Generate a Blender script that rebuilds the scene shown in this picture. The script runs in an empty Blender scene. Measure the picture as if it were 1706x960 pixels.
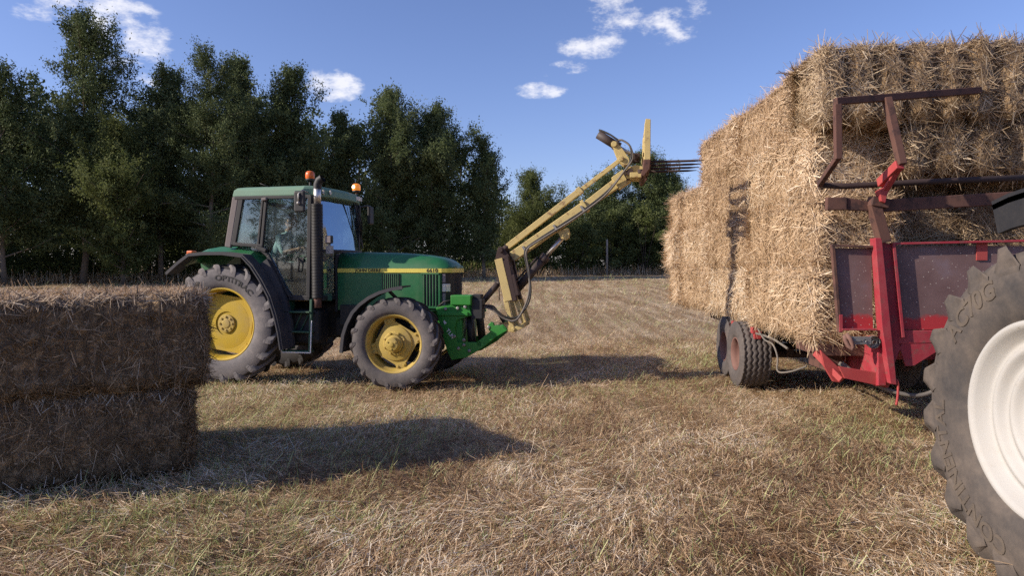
import bpy, math, random
import numpy as np
from mathutils import Vector, Matrix, Euler
SC = bpy.context.scene
COL = SC.collection
R = math.radians
PI = math.pi
sin, cos = math.sin, math.cos

# ------------------------------------------------------------------ object helpers
def tag(o, label=None, cat=None, group=None, kind=None):
    if label: o['label'] = label
    if cat: o['category'] = cat
    if group: o['group'] = group
    if kind: o['kind'] = kind
    return o

def empty(name, loc=(0, 0, 0), rz=0.0, parent=None):
    o = bpy.data.objects.new(name, None)
    o.empty_display_size = 0.3
    o.location = loc
    o.rotation_euler = (0, 0, rz)
    if parent: o.parent = parent
    COL.objects.link(o)
    return o

def link_mesh(name, me, mats, parent=None):
    for m in (mats if isinstance(mats, (list, tuple)) else [mats]):
        me.materials.append(m)
    o = bpy.data.objects.new(name, me)
    if parent: o.parent = parent
    COL.objects.link(o)
    return o

def copy_tree(o, parent=None):
    c = o.copy()
    COL.objects.link(c)
    c.parent = parent
    for ch in list(o.children):
        copy_tree(ch, c)
    return c

def np_mesh(name, V, F, attrs=None, smooth=False, matidx=None):
    """V (n,3), F (m,k) arrays of one face size."""
    V = np.ascontiguousarray(V, dtype=np.float32)
    F = np.ascontiguousarray(F, dtype=np.int32)
    me = bpy.data.meshes.new(name)
    m, k = F.shape
    me.vertices.add(len(V))
    me.vertices.foreach_set('co', V.ravel())
    me.loops.add(m * k)
    me.loops.foreach_set('vertex_index', F.ravel())
    me.polygons.add(m)
    me.polygons.foreach_set('loop_start', np.arange(0, m * k, k, dtype=np.int32))
    me.polygons.foreach_set('use_smooth', np.full(m, smooth, dtype=bool))
    if matidx is not None:
        me.polygons.foreach_set('material_index', np.asarray(matidx, dtype=np.int32))
    me.update(calc_edges=True)
    for nm, arr in (attrs or {}).items():
        a = me.attributes.new(nm, 'FLOAT', 'FACE')
        a.data.foreach_set('value', np.ascontiguousarray(arr, dtype=np.float32))
    return me

class MB:
    """collects shapes; build() links them as ONE mesh object"""
    def __init__(s):
        s.v = []; s.f = []; s.sm = []; s.mi = []
    def add(s, V, F, smooth=False, mi=0):
        b = len(s.v)
        s.v += [tuple(p) for p in V]
        for f in F:
            s.f.append(tuple(b + i for i in f)); s.sm.append(smooth); s.mi.append(mi)
        return s
    def box(s, c, d, rot=None, mi=0):
        M = Euler(rot).to_matrix() if rot else Matrix.Identity(3)
        V = []
        for x in (-.5, .5):
            for y in (-.5, .5):
                for z in (-.5, .5):
                    V.append(Vector(c) + M @ Vector((x * d[0], y * d[1], z * d[2])))
        return s.add(V, [(0, 1, 3, 2), (4, 6, 7, 5), (0, 4, 5, 1), (2, 3, 7, 6), (0, 2, 6, 4), (1, 5, 7, 3)], mi=mi)
    def bar(s, p0, p1, w, h, up=(0, 0, 1), w1=None, h1=None, mi=0):
        p0 = Vector(p0); p1 = Vector(p1)
        d = (p1 - p0).normalized(); u = Vector(up)
        if abs(d.dot(u)) > .98: u = Vector((1, 0, 0))
        sd = d.cross(u).normalized(); u = sd.cross(d).normalized()
        V = []
        for p, ww, hh in ((p0, w, h), (p1, w1 or w, h1 or h)):
            for a, b in ((-1, -1), (1, -1), (1, 1), (-1, 1)):
                V.append(p + sd * (a * ww / 2) + u * (b * hh / 2))
        return s.add(V, [(3, 2, 1, 0), (4, 5, 6, 7), (0, 1, 5, 4), (1, 2, 6, 5), (2, 3, 7, 6), (3, 0, 4, 7)], mi=mi)
    def tube(s, pts, r, n=10, caps=True, mi=0, smooth=True):
        pts = [Vector(p) for p in pts]
        rs = r if isinstance(r, (list, tuple)) else [r] * len(pts)
        V = []; F = []
        prev = None
        for i, p in enumerate(pts):
            d = (pts[min(i + 1, len(pts) - 1)] - pts[max(i - 1, 0)]).normalized()
            if prev is None:
                u = Vector((0, 0, 1)) if abs(d.z) < .9 else Vector((1, 0, 0))
                a = d.cross(u).normalized()
            else:
                a = (prev - d * prev.dot(d))
                a = a.normalized() if a.length > 1e-6 else d.orthogonal().normalized()
            prev = a
            b = d.cross(a)
            for k in range(n):
                t = 2 * PI * k / n
                V.append(p + (a * cos(t) + b * sin(t)) * rs[i])
        for i in range(len(pts) - 1):
            for k in range(n):
                k2 = (k + 1) % n
                F.append((i * n + k, i * n + k2, (i + 1) * n + k2, (i + 1) * n + k))
        s.add(V, F, smooth, mi)
        if caps:
            b = len(s.v) - len(V)
            s.f.append(tuple(b + k for k in reversed(range(n)))); s.sm.append(False); s.mi.append(mi)
            s.f.append(tuple(b + (len(pts) - 1) * n + k for k in range(n))); s.sm.append(False); s.mi.append(mi)
        return s
    def lathe(s, prof, c=(0, 0, 0), axis='Y', n=48, smooth=True, closed=False, mi=0):
        """prof: (radius, along-axis) list, turned about the axis through c"""
        V = []; F = []
        m = len(prof)
        for k in range(n):
            t = 2 * PI * k / n
            for r, a in prof:
                if axis == 'Y': p = (r * cos(t), a, r * sin(t))
                elif axis == 'Z': p = (r * cos(t), r * sin(t), a)
                else: p = (a, r * cos(t), r * sin(t))
                V.append((p[0] + c[0], p[1] + c[1], p[2] + c[2]))
        for k in range(n):
            k2 = (k + 1) % n
            for j in range(m if closed else m - 1):
                j2 = (j + 1) % m
                F.append((k * m + j, k * m + j2, k2 * m + j2, k2 * m + j))
        return s.add(V, F, smooth, mi)
    def prism(s, poly, a, b, plane='xz', mi=0):
        """extrude a 2D outline between a and b across its plane"""
        def P(q, t):
            if plane == 'xz': return (q[0], t, q[1])
            if plane == 'xy': return (q[0], q[1], t)
            return (t, q[0], q[1])
        n = len(poly)
        V = [P(q, a) for q in poly] + [P(q, b) for q in poly]
        F = [tuple(range(n)), tuple(reversed(range(n, 2 * n)))]
        F += [(i, n + i, n + (i + 1) % n, (i + 1) % n) for i in range(n)]
        return s.add(V, F, mi=mi)
    def strip(s, line, a, b, th, plane='xz', mi=0):
        """a bent sheet: 2D polyline with a thickness, extruded between a and b"""
        L = [Vector(p) for p in line]
        off = []
        for i, p in enumerate(L):
            d = (L[min(i + 1, len(L) - 1)] - L[max(i - 1, 0)]).normalized()
            off.append(p + Vector((-d.y, d.x)) * th)
        n = len(L)
        for i in range(n - 1):
            s.prism([L[i], L[i + 1], off[i + 1], off[i]], a, b, plane, mi)
        return s
    def loft(s, secs, smooth=True, cap=True, closed=True, mi=0):
        V = []; F = []
        n = len(secs[0])
        for sc in secs: V += sc
        for i in range(len(secs) - 1):
            for k in range(n if closed else n - 1):
                k2 = (k + 1) % n
                F.append((i * n + k, i * n + k2, (i + 1) * n + k2, (i + 1) * n + k))
        if cap:
            F.append(tuple(reversed(range(n)))); F.append(tuple((len(secs) - 1) * n + k for k in range(n)))
        return s.add(V, F, smooth, mi)
    def ball(s, c, rx, ry=None, rz=None, n=16, mi=0):
        ry = ry or rx; rz = rz or rx
        V = []; F = []
        m = n // 2
        for j in range(m + 1):
            ph = -PI / 2 + PI * j / m
            for k in range(n):
                t = 2 * PI * k / n
                V.append((c[0] + rx * cos(ph) * cos(t), c[1] + ry * cos(ph) * sin(t), c[2] + rz * sin(ph)))
        for j in range(m):
            for k in range(n):
                k2 = (k + 1) % n
                F.append((j * n + k, j * n + k2, (j + 1) * n + k2, (j + 1) * n + k))
        return s.add(V, F, True, mi)
    def build(s, name, mats, parent=None, bevel=0.0, seg=2, fix=True):
        me = bpy.data.meshes.new(name)
        me.from_pydata(s.v, [], s.f)
        me.polygons.foreach_set('use_smooth', s.sm)
        me.polygons.foreach_set('material_index', s.mi)
        me.validate()
        if fix:
            import bmesh
            bm = bmesh.new(); bm.from_mesh(me)
            bmesh.ops.recalc_face_normals(bm, faces=bm.faces)
            bm.to_mesh(me); bm.free()
        me.update()
        o = link_mesh(name, me, mats, parent)
        if bevel:
            md = o.modifiers.new('bevel', 'BEVEL')
            md.width = bevel; md.segments = seg; md.limit_method = 'ANGLE'; md.angle_limit = R(35)
            md.use_clamp_overlap = True
            md.harden_normals = False
        return o

# ------------------------------------------------------------------ materials
def nodes(name):
    m = bpy.data.materials.new(name)
    m.use_nodes = True
    nt = m.node_tree
    return m, nt, nt.nodes['Principled BSDF']

def N(nt, typ, **kw):
    n = nt.nodes.new(typ)
    for k, v in kw.items():
        if k.startswith('i_'):
            n.inputs[k[2:].replace('_', ' ')].default_value = v
        else:
            setattr(n, k, v)
    return n

def ramp(nt, fac, stops):
    r = nt.nodes.new('ShaderNodeValToRGB')
    e = r.color_ramp.elements
    while len(e) < len(stops): e.new(0.5)
    for el, (p, c) in zip(e, stops):
        el.position = p
        el.color = (c[0], c[1], c[2], 1)
    nt.links.new(fac, r.inputs[0])
    return r

def mixc(nt, fac, a, b, blend='MIX'):
    m = nt.nodes.new('ShaderNodeMix')
    m.data_type = 'RGBA'; m.blend_type = blend
    for sock, val in ((m.inputs[0], fac), (m.inputs[6], a), (m.inputs[7], b)):
        if hasattr(val, 'links'): nt.links.new(val, sock)
        elif isinstance(val, (int, float)): sock.default_value = val
        else: sock.default_value = (val[0], val[1], val[2], 1)
    return m.outputs[2]

def noise(nt, scale, detail=4, rough=.6, vec=None, dist=0.0):
    n = N(nt, 'ShaderNodeTexNoise')
    n.inputs['Scale'].default_value = scale
    n.inputs['Detail'].default_value = detail
    n.inputs['Roughness'].default_value = rough
    n.inputs['Distortion'].default_value = dist
    if vec is None:
        tc = N(nt, 'ShaderNodeTexCoord'); vec = tc.outputs['Object']
    nt.links.new(vec, n.inputs['Vector'])
    return n.outputs['Fac']

def bump(nt, bsdf, height, strength=.3, dist=.01):
    b = N(nt, 'ShaderNodeBump')
    b.inputs['Strength'].default_value = strength
    b.inputs['Distance'].default_value = dist
    nt.links.new(height, b.inputs['Height'])
    nt.links.new(b.outputs[0], bsdf.inputs['Normal'])

def paint(name, col, rough=.4, dust=(.30, .24, .17), amount=.25, scale=3.0, metal=0.0, worn=None, wear=0.0, coat=0.0, lo=.45, hi=.8):
    """painted or bare surface with a film of dust and, where asked, worn patches of another colour"""
    m, nt, b = nodes(name)
    f1 = noise(nt, scale, 6, .7)
    r1 = ramp(nt, f1, [(lo, (0, 0, 0)), (hi, (1, 1, 1))])
    mul = N(nt, 'ShaderNodeMath', operation='MULTIPLY'); mul.inputs[1].default_value = amount
    nt.links.new(r1.outputs[0], mul.inputs[0])
    c = col
    if worn:
        f2 = noise(nt, scale * 2.3, 8, .75)
        r2 = ramp(nt, f2, [(.62 - .3 * wear, (0, 0, 0)), (.70 - .3 * wear, (1, 1, 1))])
        c = mixc(nt, r2.outputs[0], col, worn)
    out = mixc(nt, mul.outputs[0], c, dust)
    nt.links.new(out, b.inputs['Base Color'])
    b.inputs['Metallic'].default_value = metal
    rr = N(nt, 'ShaderNodeMapRange'); rr.inputs['To Min'].default_value = rough; rr.inputs['To Max'].default_value = min(1, rough + .35)
    nt.links.new(f1, rr.inputs[0]); nt.links.new(rr.outputs[0], b.inputs['Roughness'])
    b.inputs['Coat Weight'].default_value = coat
    bump(nt, b, noise(nt, scale * 25, 3), .06, .004)
    return m

M = {}
def make_materials():
    M['green'] = paint('tractor_green_paint', (.013, .125, .040), .34, amount=.30, dust=(.16, .17, .10), coat=.2)
    M['roof_green'] = paint('roof_green_plastic', (.13, .24, .165), .55, amount=.35, dust=(.24, .26, .2))
    M['link_green'] = paint('linkage_green_paint', (.02, .20, .022), .35, amount=.12)
    M['dark_green'] = paint('frame_green_paint', (.012, .075, .04), .5, amount=.25)
    M['yellow'] = paint('wheel_yellow_paint', (.46, .31, .012), .5, amount=.55, dust=(.34, .27, .14), scale=4)
    M['dull_yellow'] = paint('dusty_wheel_yellow_paint', (.42, .30, .06), .55, amount=.85, dust=(.36, .27, .15), scale=5)
    M['loader_yellow'] = paint('faded_loader_yellow_paint', (.54, .42, .17), .6, amount=.5, dust=(.36, .29, .17), scale=4, worn=(.22, .12, .06), wear=.22)
    M['stripe'] = paint('yellow_stripe_film', (.72, .60, .10), .4, amount=.2)
    M['decal'] = paint('black_decal_film', (.012, .012, .012), .5, amount=.1)
    M['white_decal'] = paint('white_decal_film', (.7, .7, .7), .5, amount=.2)
    M['black'] = paint('black_plastic', (.014, .014, .016), .45, amount=.25, dust=(.12, .10, .08))
    M['fender_grey'] = paint('dark_grey_fender_plastic', (.035, .035, .042), .6, amount=.45, dust=(.14, .125, .115))
    M['pillar_grey'] = paint('grey_cab_pillar', (.16, .135, .13), .6, amount=.3, dust=(.25, .22, .2))
    M['under'] = paint('oily_dark_casting', (.018, .020, .018), .6, amount=.5, dust=(.06, .05, .04))
    M['chrome'] = paint('bright_exhaust_steel', (.62, .60, .58), .28, metal=1.0, amount=.25)
    M['steel'] = paint('worn_steel', (.32, .31, .30), .45, metal=.8, amount=.4)
    M['rod'] = paint('polished_rod', (.55, .53, .50), .25, metal=1.0, amount=.15)
    M['rust'] = paint('rusty_dark_steel', (.105, .048, .036), .75, amount=.5, dust=(.17, .09, .06), worn=(.05, .025, .022), wear=.4)
    M['dark_rust'] = paint('dark_brown_steel', (.042, .024, .022), .7, amount=.5, dust=(.09, .06, .05))
    M['cyl'] = paint('dark_cylinder_paint', (.05, .036, .034), .5, amount=.6, dust=(.14, .10, .075))
    M['red'] = paint('trailer_red_paint', (.32, .026, .040), .5, amount=.35, dust=(.36, .17, .15), worn=(.21, .06, .055), wear=.25, scale=5)
    M['bright_red'] = paint('bright_red_paint', (.36, .045, .045), .55, amount=.35, dust=(.4, .16, .11))
    M['rim_white'] = paint('white_rim_paint', (.41, .40, .375), .5, amount=.25, dust=(.42, .36, .28), scale=7, worn=(.24, .20, .15), wear=-.04)
    M['rim_rust'] = paint('rusty_pink_rim', (.17, .085, .068), .7, amount=.5, dust=(.3, .2, .15))
    M['hose'] = paint('black_rubber_hose', (.018, .017, .017), .5, amount=.5, dust=(.12, .1, .08), scale=10)
    M['grey_hose'] = paint('dusty_grey_hose', (.14, .125, .11), .7, amount=.5)
    M['lamp'] = paint('lamp_lens', (.74, .70, .60), .15, amount=.15)
    M['grey_lens'] = paint('grey_lamp_lens', (.20, .17, .17), .2, amount=.2)
    M['amber'] = paint('amber_lens', (.72, .14, .015), .15, amount=.1)
    M['white_bag'] = paint('white_plastic_bag', (.72, .74, .74), .5, amount=.1)
    M['seat'] = paint('dark_seat_fabric', (.03, .03, .035), .9, amount=.3)
    M['concrete_post'] = paint('weathered_post', (.30, .27, .24), .85, amount=.5)
    m, nt, b = nodes('lit_amber_lens')
    b.inputs['Base Color'].default_value = (.8, .2, .02, 1)
    b.inputs['Roughness'].default_value = .15
    b.inputs['Emission Color'].default_value = (1, .36, .05, 1)
    b.inputs['Emission Strength'].default_value = .35
    M['amber_lit'] = m
    m, nt, b = nodes('beacon_bulb')
    b.inputs['Emission Color'].default_value = (1, .75, .35, 1)
    b.inputs['Emission Strength'].default_value = 5.0
    M['bulb'] = m
    # tyre rubber: dusty, with a separate darker material for the tread
    def rubber(nm, a, d, amt):
        m, nt, b = nodes(nm)
        f = noise(nt, 2.2, 7, .7); f2 = noise(nt, 14, 6, .7)
        r = ramp(nt, f, [(.35, (0, 0, 0)), (.72, (1, 1, 1))])
        mu = N(nt, 'ShaderNodeMath', operation='MULTIPLY'); mu.inputs[1].default_value = amt
        nt.links.new(r.outputs[0], mu.inputs[0])
        c = mixc(nt, mu.outputs[0], a, d)
        r2 = ramp(nt, f2, [(.3, (.72, .72, .74)), (.7, (1.15, 1.12, 1.08))])
        c2 = mixc(nt, 1.0, c, r2.outputs[0], 'MULTIPLY')
        nt.links.new(c2, b.inputs['Base Color'])
        b.inputs['Roughness'].default_value = .82
        bump(nt, b, noise(nt, 60, 5, .7), .25, .004)
        return m
    M['tyre_front'] = rubber('dusty_front_tyre_rubber', (.085, .078, .078), (.17, .15, .145), .8)
    M['tyre_rear'] = rubber('pale_rear_tyre_sidewall', (.105, .10, .105), (.21, .19, .185), .9)
    M['tyre_near'] = rubber('brown_grey_tyre_rubber', (.050, .046, .045), (.175, .140, .110), .85)
    M['tyre_trailer'] = rubber('grey_implement_tyre_rubber', (.075, .066, .062), (.15, .125, .11), .8)
    M['tread'] = rubber('dark_tread_rubber', (.022, .022, .025), (.07, .062, .06), .5)
    M['tyre_letters'] = rubber('tan_dusty_lettering', (.088, .072, .058), (.142, .115, .088), .9)
    M['dark_letters'] = rubber('dark_raised_lettering', (.03, .03, .03), (.06, .055, .05), .5)
    # glass: clear pane with a sky reflection
    def glass(nm, refl, tint, gt=(.9, .95, 1)):
        m, nt, b = nodes(nm)
        out = [n for n in nt.nodes if n.type == 'OUTPUT_MATERIAL'][0]
        tr = N(nt, 'ShaderNodeBsdfTransparent'); tr.inputs[0].default_value = (*tint, 1)
        gl = N(nt, 'ShaderNodeBsdfGlossy'); gl.inputs['Roughness'].default_value = .02
        gl.inputs[0].default_value = (*gt, 1)
        df = N(nt, 'ShaderNodeBsdfDiffuse'); df.inputs[0].default_value = (.35, .36, .36, 1)
        lw = N(nt, 'ShaderNodeFresnel'); lw.inputs['IOR'].default_value = refl
        mx = N(nt, 'ShaderNodeMixShader')
        nt.links.new(lw.outputs[0], mx.inputs[0]); nt.links.new(tr.outputs[0], mx.inputs[1]); nt.links.new(gl.outputs[0], mx.inputs[2])
        f = noise(nt, 3.0, 6, .7)
        rp = ramp(nt, f, [(.35, (.015, .015, .015)), (.75, (.075, .075, .075))])
        mx2 = N(nt, 'ShaderNodeMixShader')
        nt.links.new(rp.outputs[0], mx2.inputs[0]); nt.links.new(mx.outputs[0], mx2.inputs[1]); nt.links.new(df.outputs[0], mx2.inputs[2])
        nt.links.new(mx2.outputs[0], out.inputs[0])
        return m
    M['glass'] = glass('cab_side_glass', 1.65, (.86, .91, .90), (.75, .88, 1))
    M['windscreen'] = glass('tinted_windscreen', 3.6, (.40, .47, .55), (.62, .80, 1))
    M['mirror_glass'] = glass('mirror_glass', 5, (.1, .1, .1))
    # straw
    def strawmat(nm, stops, trans=.25, rough=.55, vary=0.0):
        m, nt, b = nodes(nm)
        at = N(nt, 'ShaderNodeAttribute'); at.attribute_name = 'rnd'
        fac = at.outputs['Fac']
        if vary:       # each bale has its own tone
            oi = N(nt, 'ShaderNodeObjectInfo')
            ma = N(nt, 'ShaderNodeMath', operation='MULTIPLY_ADD'); ma.inputs[1].default_value = vary; ma.inputs[2].default_value = -vary / 2
            nt.links.new(oi.outputs['Random'], ma.inputs[0])
            ad = N(nt, 'ShaderNodeMath', operation='ADD'); ad.use_clamp = True
            nt.links.new(fac, ad.inputs[0]); nt.links.new(ma.outputs[0], ad.inputs[1]); fac = ad.outputs[0]
        r = ramp(nt, fac, stops)
        nt.links.new(r.outputs[0], b.inputs['Base Color'])
        b.inputs['Roughness'].default_value = rough
        out = [n for n in nt.nodes if n.type == 'OUTPUT_MATERIAL'][0]
        tl = N(nt, 'ShaderNodeBsdfTranslucent')
        nt.links.new(r.outputs[0], tl.inputs[0])
        mx = N(nt, 'ShaderNodeMixShader'); mx.inputs[0].default_value = trans
        nt.links.new(b.outputs[0], mx.inputs[1]); nt.links.new(tl.outputs[0], mx.inputs[2])
        nt.links.new(mx.outputs[0], out.inputs[0])
        return m
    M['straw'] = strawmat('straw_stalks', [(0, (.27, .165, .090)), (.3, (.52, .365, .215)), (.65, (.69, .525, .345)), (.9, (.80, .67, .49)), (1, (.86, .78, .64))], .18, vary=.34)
    M['shaded_straw'] = strawmat('shade_darkened_straw_stalks', [(0, (.042, .026, .013)), (.4, (.100, .066, .035)), (.75, (.20, .138, .078)), (1, (.52, .41, .28))], .08)  # straw darkened in colour to stand for the stack's shaded faces
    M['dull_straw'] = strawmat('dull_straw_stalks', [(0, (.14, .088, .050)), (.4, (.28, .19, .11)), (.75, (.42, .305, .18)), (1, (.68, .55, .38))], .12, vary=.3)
    m, nt, b = nodes('packed_straw')
    f = noise(nt, 22, 8, .8, dist=1.5); f2 = noise(nt, 3, 4)
    r = ramp(nt, f, [(.30, (.14, .088, .045)), (.5, (.38, .26, .145)), (.72, (.58, .43, .26))])
    r2 = ramp(nt, f2, [(.3, (.75, .72, .70)), (.7, (1.1, 1.08, 1.05))])
    nt.links.new(mixc(nt, 1.0, r.outputs[0], r2.outputs[0], 'MULTIPLY'), b.inputs['Base Color'])
    b.inputs['Roughness'].default_value = .9
    bump(nt, b, f, .9, .03)
    M['packed_straw'] = m
    M['stubble'] = strawmat('stubble_and_grass_blades', [(0, (.12, .060, .028)), (.14, (.33, .200, .100)), (.32, (.58, .410, .240)), (.48, (.77, .60, .40)), (.60, (.90, .80, .64)), (.62, (.58, .54, .27)), (.82, (.42, .46, .19)), (1, (.25, .34, .10))], .28)
    # foliage
    def leafmat(nm, stops, trans=.4):
        m = strawmat(nm, stops, trans, .75)
        m.node_tree.nodes['Principled BSDF'].inputs['Specular IOR Level'].default_value = .2
        return m
    M['leaf_euc'] = leafmat('grey_green_leaves', [(0, (.060, .082, .028)), (.5, (.125, .158, .064)), (1, (.20, .225, .115))])
    M['leaf_dark'] = leafmat('dark_green_needles', [(0, (.038, .056, .020)), (.5, (.094, .122, .046)), (1, (.16, .185, .082))], .2)
    M['leaf_bush'] = leafmat('olive_green_leaves', [(0, (.060, .078, .022)), (.5, (.125, .150, .048)), (1, (.19, .21, .085))])
    M['leaf_brown'] = leafmat('dry_brown_leaves', [(0, (.06, .04, .02)), (.6, (.13, .09, .045)), (1, (.22, .16, .08))], .2)
    M['bark'] = paint('pale_bark', (.20, .16, .125), .9, amount=.6, dust=(.10, .075, .055), scale=1.5)
    M['dark_bark'] = paint('dark_bark', (.075, .055, .042), .9, amount=.5, dust=(.13, .1, .08), scale=1.5)
make_materials()
rng = np.random.default_rng(7)
# ------------------------------------------------------------------ camera, sky, sun
CAM_H = 1.7
cam = bpy.data.cameras.new('camera'); cam_o = bpy.data.objects.new('camera', cam); COL.objects.link(cam_o)
cam.lens = 24.0; cam.sensor_width = 36.0; cam.clip_start = .05; cam.clip_end = 3000
cam_o.location = (0, 0, CAM_H); cam_o.rotation_euler = (R(90 - 1.86), 0, 0)
SC.camera = cam_o
cam.dof.use_dof = True; cam.dof.focus_distance = 9.5; cam.dof.aperture_fstop = 8.0

SUN_EL, SUN_AZ = 27.5, 14.0          # light travels to the right and a little away
L = Vector((cos(R(SUN_EL)) * cos(R(SUN_AZ)), cos(R(SUN_EL)) * sin(R(SUN_AZ)), -sin(R(SUN_EL))))
sun = bpy.data.lights.new('sun', 'SUN'); sun_o = bpy.data.objects.new('sun', sun); COL.objects.link(sun_o)
sun.energy = 5.0; sun.angle = R(.5); sun.color = (1.0, .885, .74)
sun_o.rotation_euler = L.to_track_quat('-Z', 'Y').to_euler()
sun_o.location = (-20, -4, 14)

w = bpy.data.worlds.new('World'); SC.world = w; w.use_nodes = True
nt = w.node_tree
bg = nt.nodes['Background']
sky = N(nt, 'ShaderNodeTexSky', sky_type='NISHITA', sun_disc=False)
sky.sun_elevation = R(SUN_EL); sky.sun_rotation = math.atan2(-L.x, -L.y)
sky.air_density = 1.0; sky.dust_density = .6; sky.ozone_density = 3.0; sky.altitude = 100
tc = N(nt, 'ShaderNodeTexCoord')
def vmath(op, a, b=None):
    n = N(nt, 'ShaderNodeVectorMath', operation=op)
    for i, x in enumerate((a, b)):
        if x is None: continue
        if hasattr(x, 'links'): nt.links.new(x, n.inputs[i])
        else: n.inputs[i].default_value = x
    return n
def fmath(op, a, b=None, clamp=False):
    n = N(nt, 'ShaderNodeMath', operation=op); n.use_clamp = clamp
    for i, x in enumerate((a, b)):
        if x is None: continue
        if hasattr(x, 'links'): nt.links.new(x, n.inputs[i])
        else: n.inputs[i].default_value = x
    return n.outputs[0]
def dir_px(u, y):
    P = math.atan(37 / 1137.); a = (u - 853) / 1137.; b = (480 - y) / 1137.
    return Vector((a, cos(P) + b * sin(P), -sin(P) + b * cos(P))).normalized()
# clouds: soft-edged puffs that stand at fixed compass bearings far off in the sky
n1 = N(nt, 'ShaderNodeTexNoise'); n1.inputs['Scale'].default_value = 9; n1.inputs['Detail'].default_value = 9; n1.inputs['Roughness'].default_value = .62; n1.inputs['Distortion'].default_value = .3
wisp = N(nt, 'ShaderNodeMapping'); wisp.inputs['Scale'].default_value = (1, 1, 2.0); nt.links.new(tc.outputs['Generated'], wisp.inputs[0])
nt.links.new(wisp.outputs[0], n1.inputs['Vector'])
n2 = N(nt, 'ShaderNodeTexNoise'); n2.inputs['Scale'].default_value = 30; n2.inputs['Detail'].default_value = 8; n2.inputs['Roughness'].default_value = .65
nt.links.new(wisp.outputs[0], n2.inputs['Vector'])
total = None
CLOUDS = [(150, 4, .060, .016, .85), (205, 62, .052, .026, .95), (222, 98, .034, .015, .7), (55, 20, .04, .010, .45),
          (556, 140, .034, .020, 1.25), (1020, 20, .040, .030, .80), (985, 74, .042, .018, .72), (1115, 42, .042, .022, .74), (1160, 20, .018, .020, .65), (945, 112, .03, .010, .5),
          (900, 150, .034, .011, .7), (910, 128, .022, .008, .4), (250, 132, .03, .012, .4), (392, 92, .014, .009, .35), (960, 105, .03, .01, .3), (1060, 118, .02, .008, .25), (1230, 0, .04, .01, .3)]
for (u, y, rx, ry, amp) in CLOUDS:
    d = dir_px(u, y)
    right = Vector((d.y, -d.x, 0)).normalized(); up = right.cross(d)
    ax = N(nt, 'ShaderNodeVectorMath', operation='DOT_PRODUCT'); ax.inputs[1].default_value = right / rx
    ay = N(nt, 'ShaderNodeVectorMath', operation='DOT_PRODUCT'); ay.inputs[1].default_value = up / ry
    az = N(nt, 'ShaderNodeVectorMath', operation='DOT_PRODUCT'); az.inputs[1].default_value = d
    for q in (ax, ay, az): nt.links.new(tc.outputs['Generated'], q.inputs[0])
    r2 = fmath('ADD', fmath('POWER', ax.outputs['Value'], 2), fmath('POWER', ay.outputs['Value'], 2))
    g = fmath('SUBTRACT', 1.0, fmath('MULTIPLY', r2, .5), True)
    g = fmath('MULTIPLY', g, fmath('GREATER_THAN', az.outputs['Value'], 0))
    g = fmath('MULTIPLY', g, amp)
    total = g if total is None else fmath('MAXIMUM', total, g)
nz = fmath('ADD', fmath('MULTIPLY', n1.outputs['Fac'], .52), fmath('MULTIPLY', n2.outputs['Fac'], .58))
dens = fmath('ADD', total, fmath('MULTIPLY', fmath('SUBTRACT', nz, .55), 4.4))
dens = fmath('MULTIPLY', dens, fmath('MULTIPLY', total, 3.0, True))
mr = N(nt, 'ShaderNodeMapRange', interpolation_type='SMOOTHSTEP'); mr.inputs['From Min'].default_value = .26; mr.inputs['From Max'].default_value = 1.25; mr.inputs['To Max'].default_value = .74
nt.links.new(dens, mr.inputs[0])
# the clear sky of the photograph leans a little to violet-blue
tint = mixc(nt, 1.0, sky.outputs[0], (1.02, .955, 1.19), 'MULTIPLY')
skyc = mixc(nt, mr.outputs[0], tint, (8.2, 8.0, 8.1))
nt.links.new(skyc, bg.inputs[0])
bg.inputs[1].default_value = .116
vs = SC.view_settings
vs.view_transform = 'Standard'; vs.look = 'None'; vs.exposure = 0.30; vs.gamma = 1.0; vs.use_curve_mapping = False
SC.render.resolution_x, SC.render.resolution_y = 1024, 577
SC.cycles.max_bounces = 6; SC.cycles.transparent_max_bounces = 12
SC.cycles.diffuse_bounces = 3; SC.cycles.glossy_bounces = 3
SC.cycles.use_denoising = False
SC.cycles.denoiser = 'OPENIMAGEDENOISE'
SC.cycles.denoising_prefilter = 'ACCURATE'
SC.cycles.use_fast_gi = False
SC.cycles.use_adaptive_sampling = False

# ------------------------------------------------------------------ the ground
def hash2(ix, iy, s):
    h = (ix.astype(np.int64) * 374761393 + iy.astype(np.int64) * 668265263 + s * 982451653) & 0x7fffffff
    h = ((h ^ (h >> 13)) * 1274126177) & 0x7fffffff
    return ((h ^ (h >> 16)) & 0xffff) / 65535.0
def vnoise(x, y, s=0):
    ix = np.floor(x); iy = np.floor(y); fx = x - ix; fy = y - iy
    fx = fx * fx * (3 - 2 * fx); fy = fy * fy * (3 - 2 * fy)
    a = hash2(ix, iy, s); b = hash2(ix + 1, iy, s); c = hash2(ix, iy + 1, s); d = hash2(ix + 1, iy + 1, s)
    return (a * (1 - fx) + b * fx) * (1 - fy) + (c * (1 - fx) + d * fx) * fy
def fbm(x, y, s=0, o=4):
    t = 0; a = .5
    for i in range(o):
        t = t + a * vnoise(x * 2 ** i, y * 2 ** i, s + i); a *= .5
    return t / (1 - .5 ** o)
def ground_z(x, y):
    x = np.asarray(x, float); y = np.asarray(y, float)
    d = np.clip(y - 15, 0, 75)
    z = .015 * d * np.clip(d / 8, 0, 1)
    return z + (fbm(x * .9, y * .9, 3) - .5) * .07 + (fbm(x * 3.3, y * 3.3, 8) - .5) * .06 + (fbm(x * 8.0, y * 8.0, 14, 2) - .5) * .022 - .018
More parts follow.
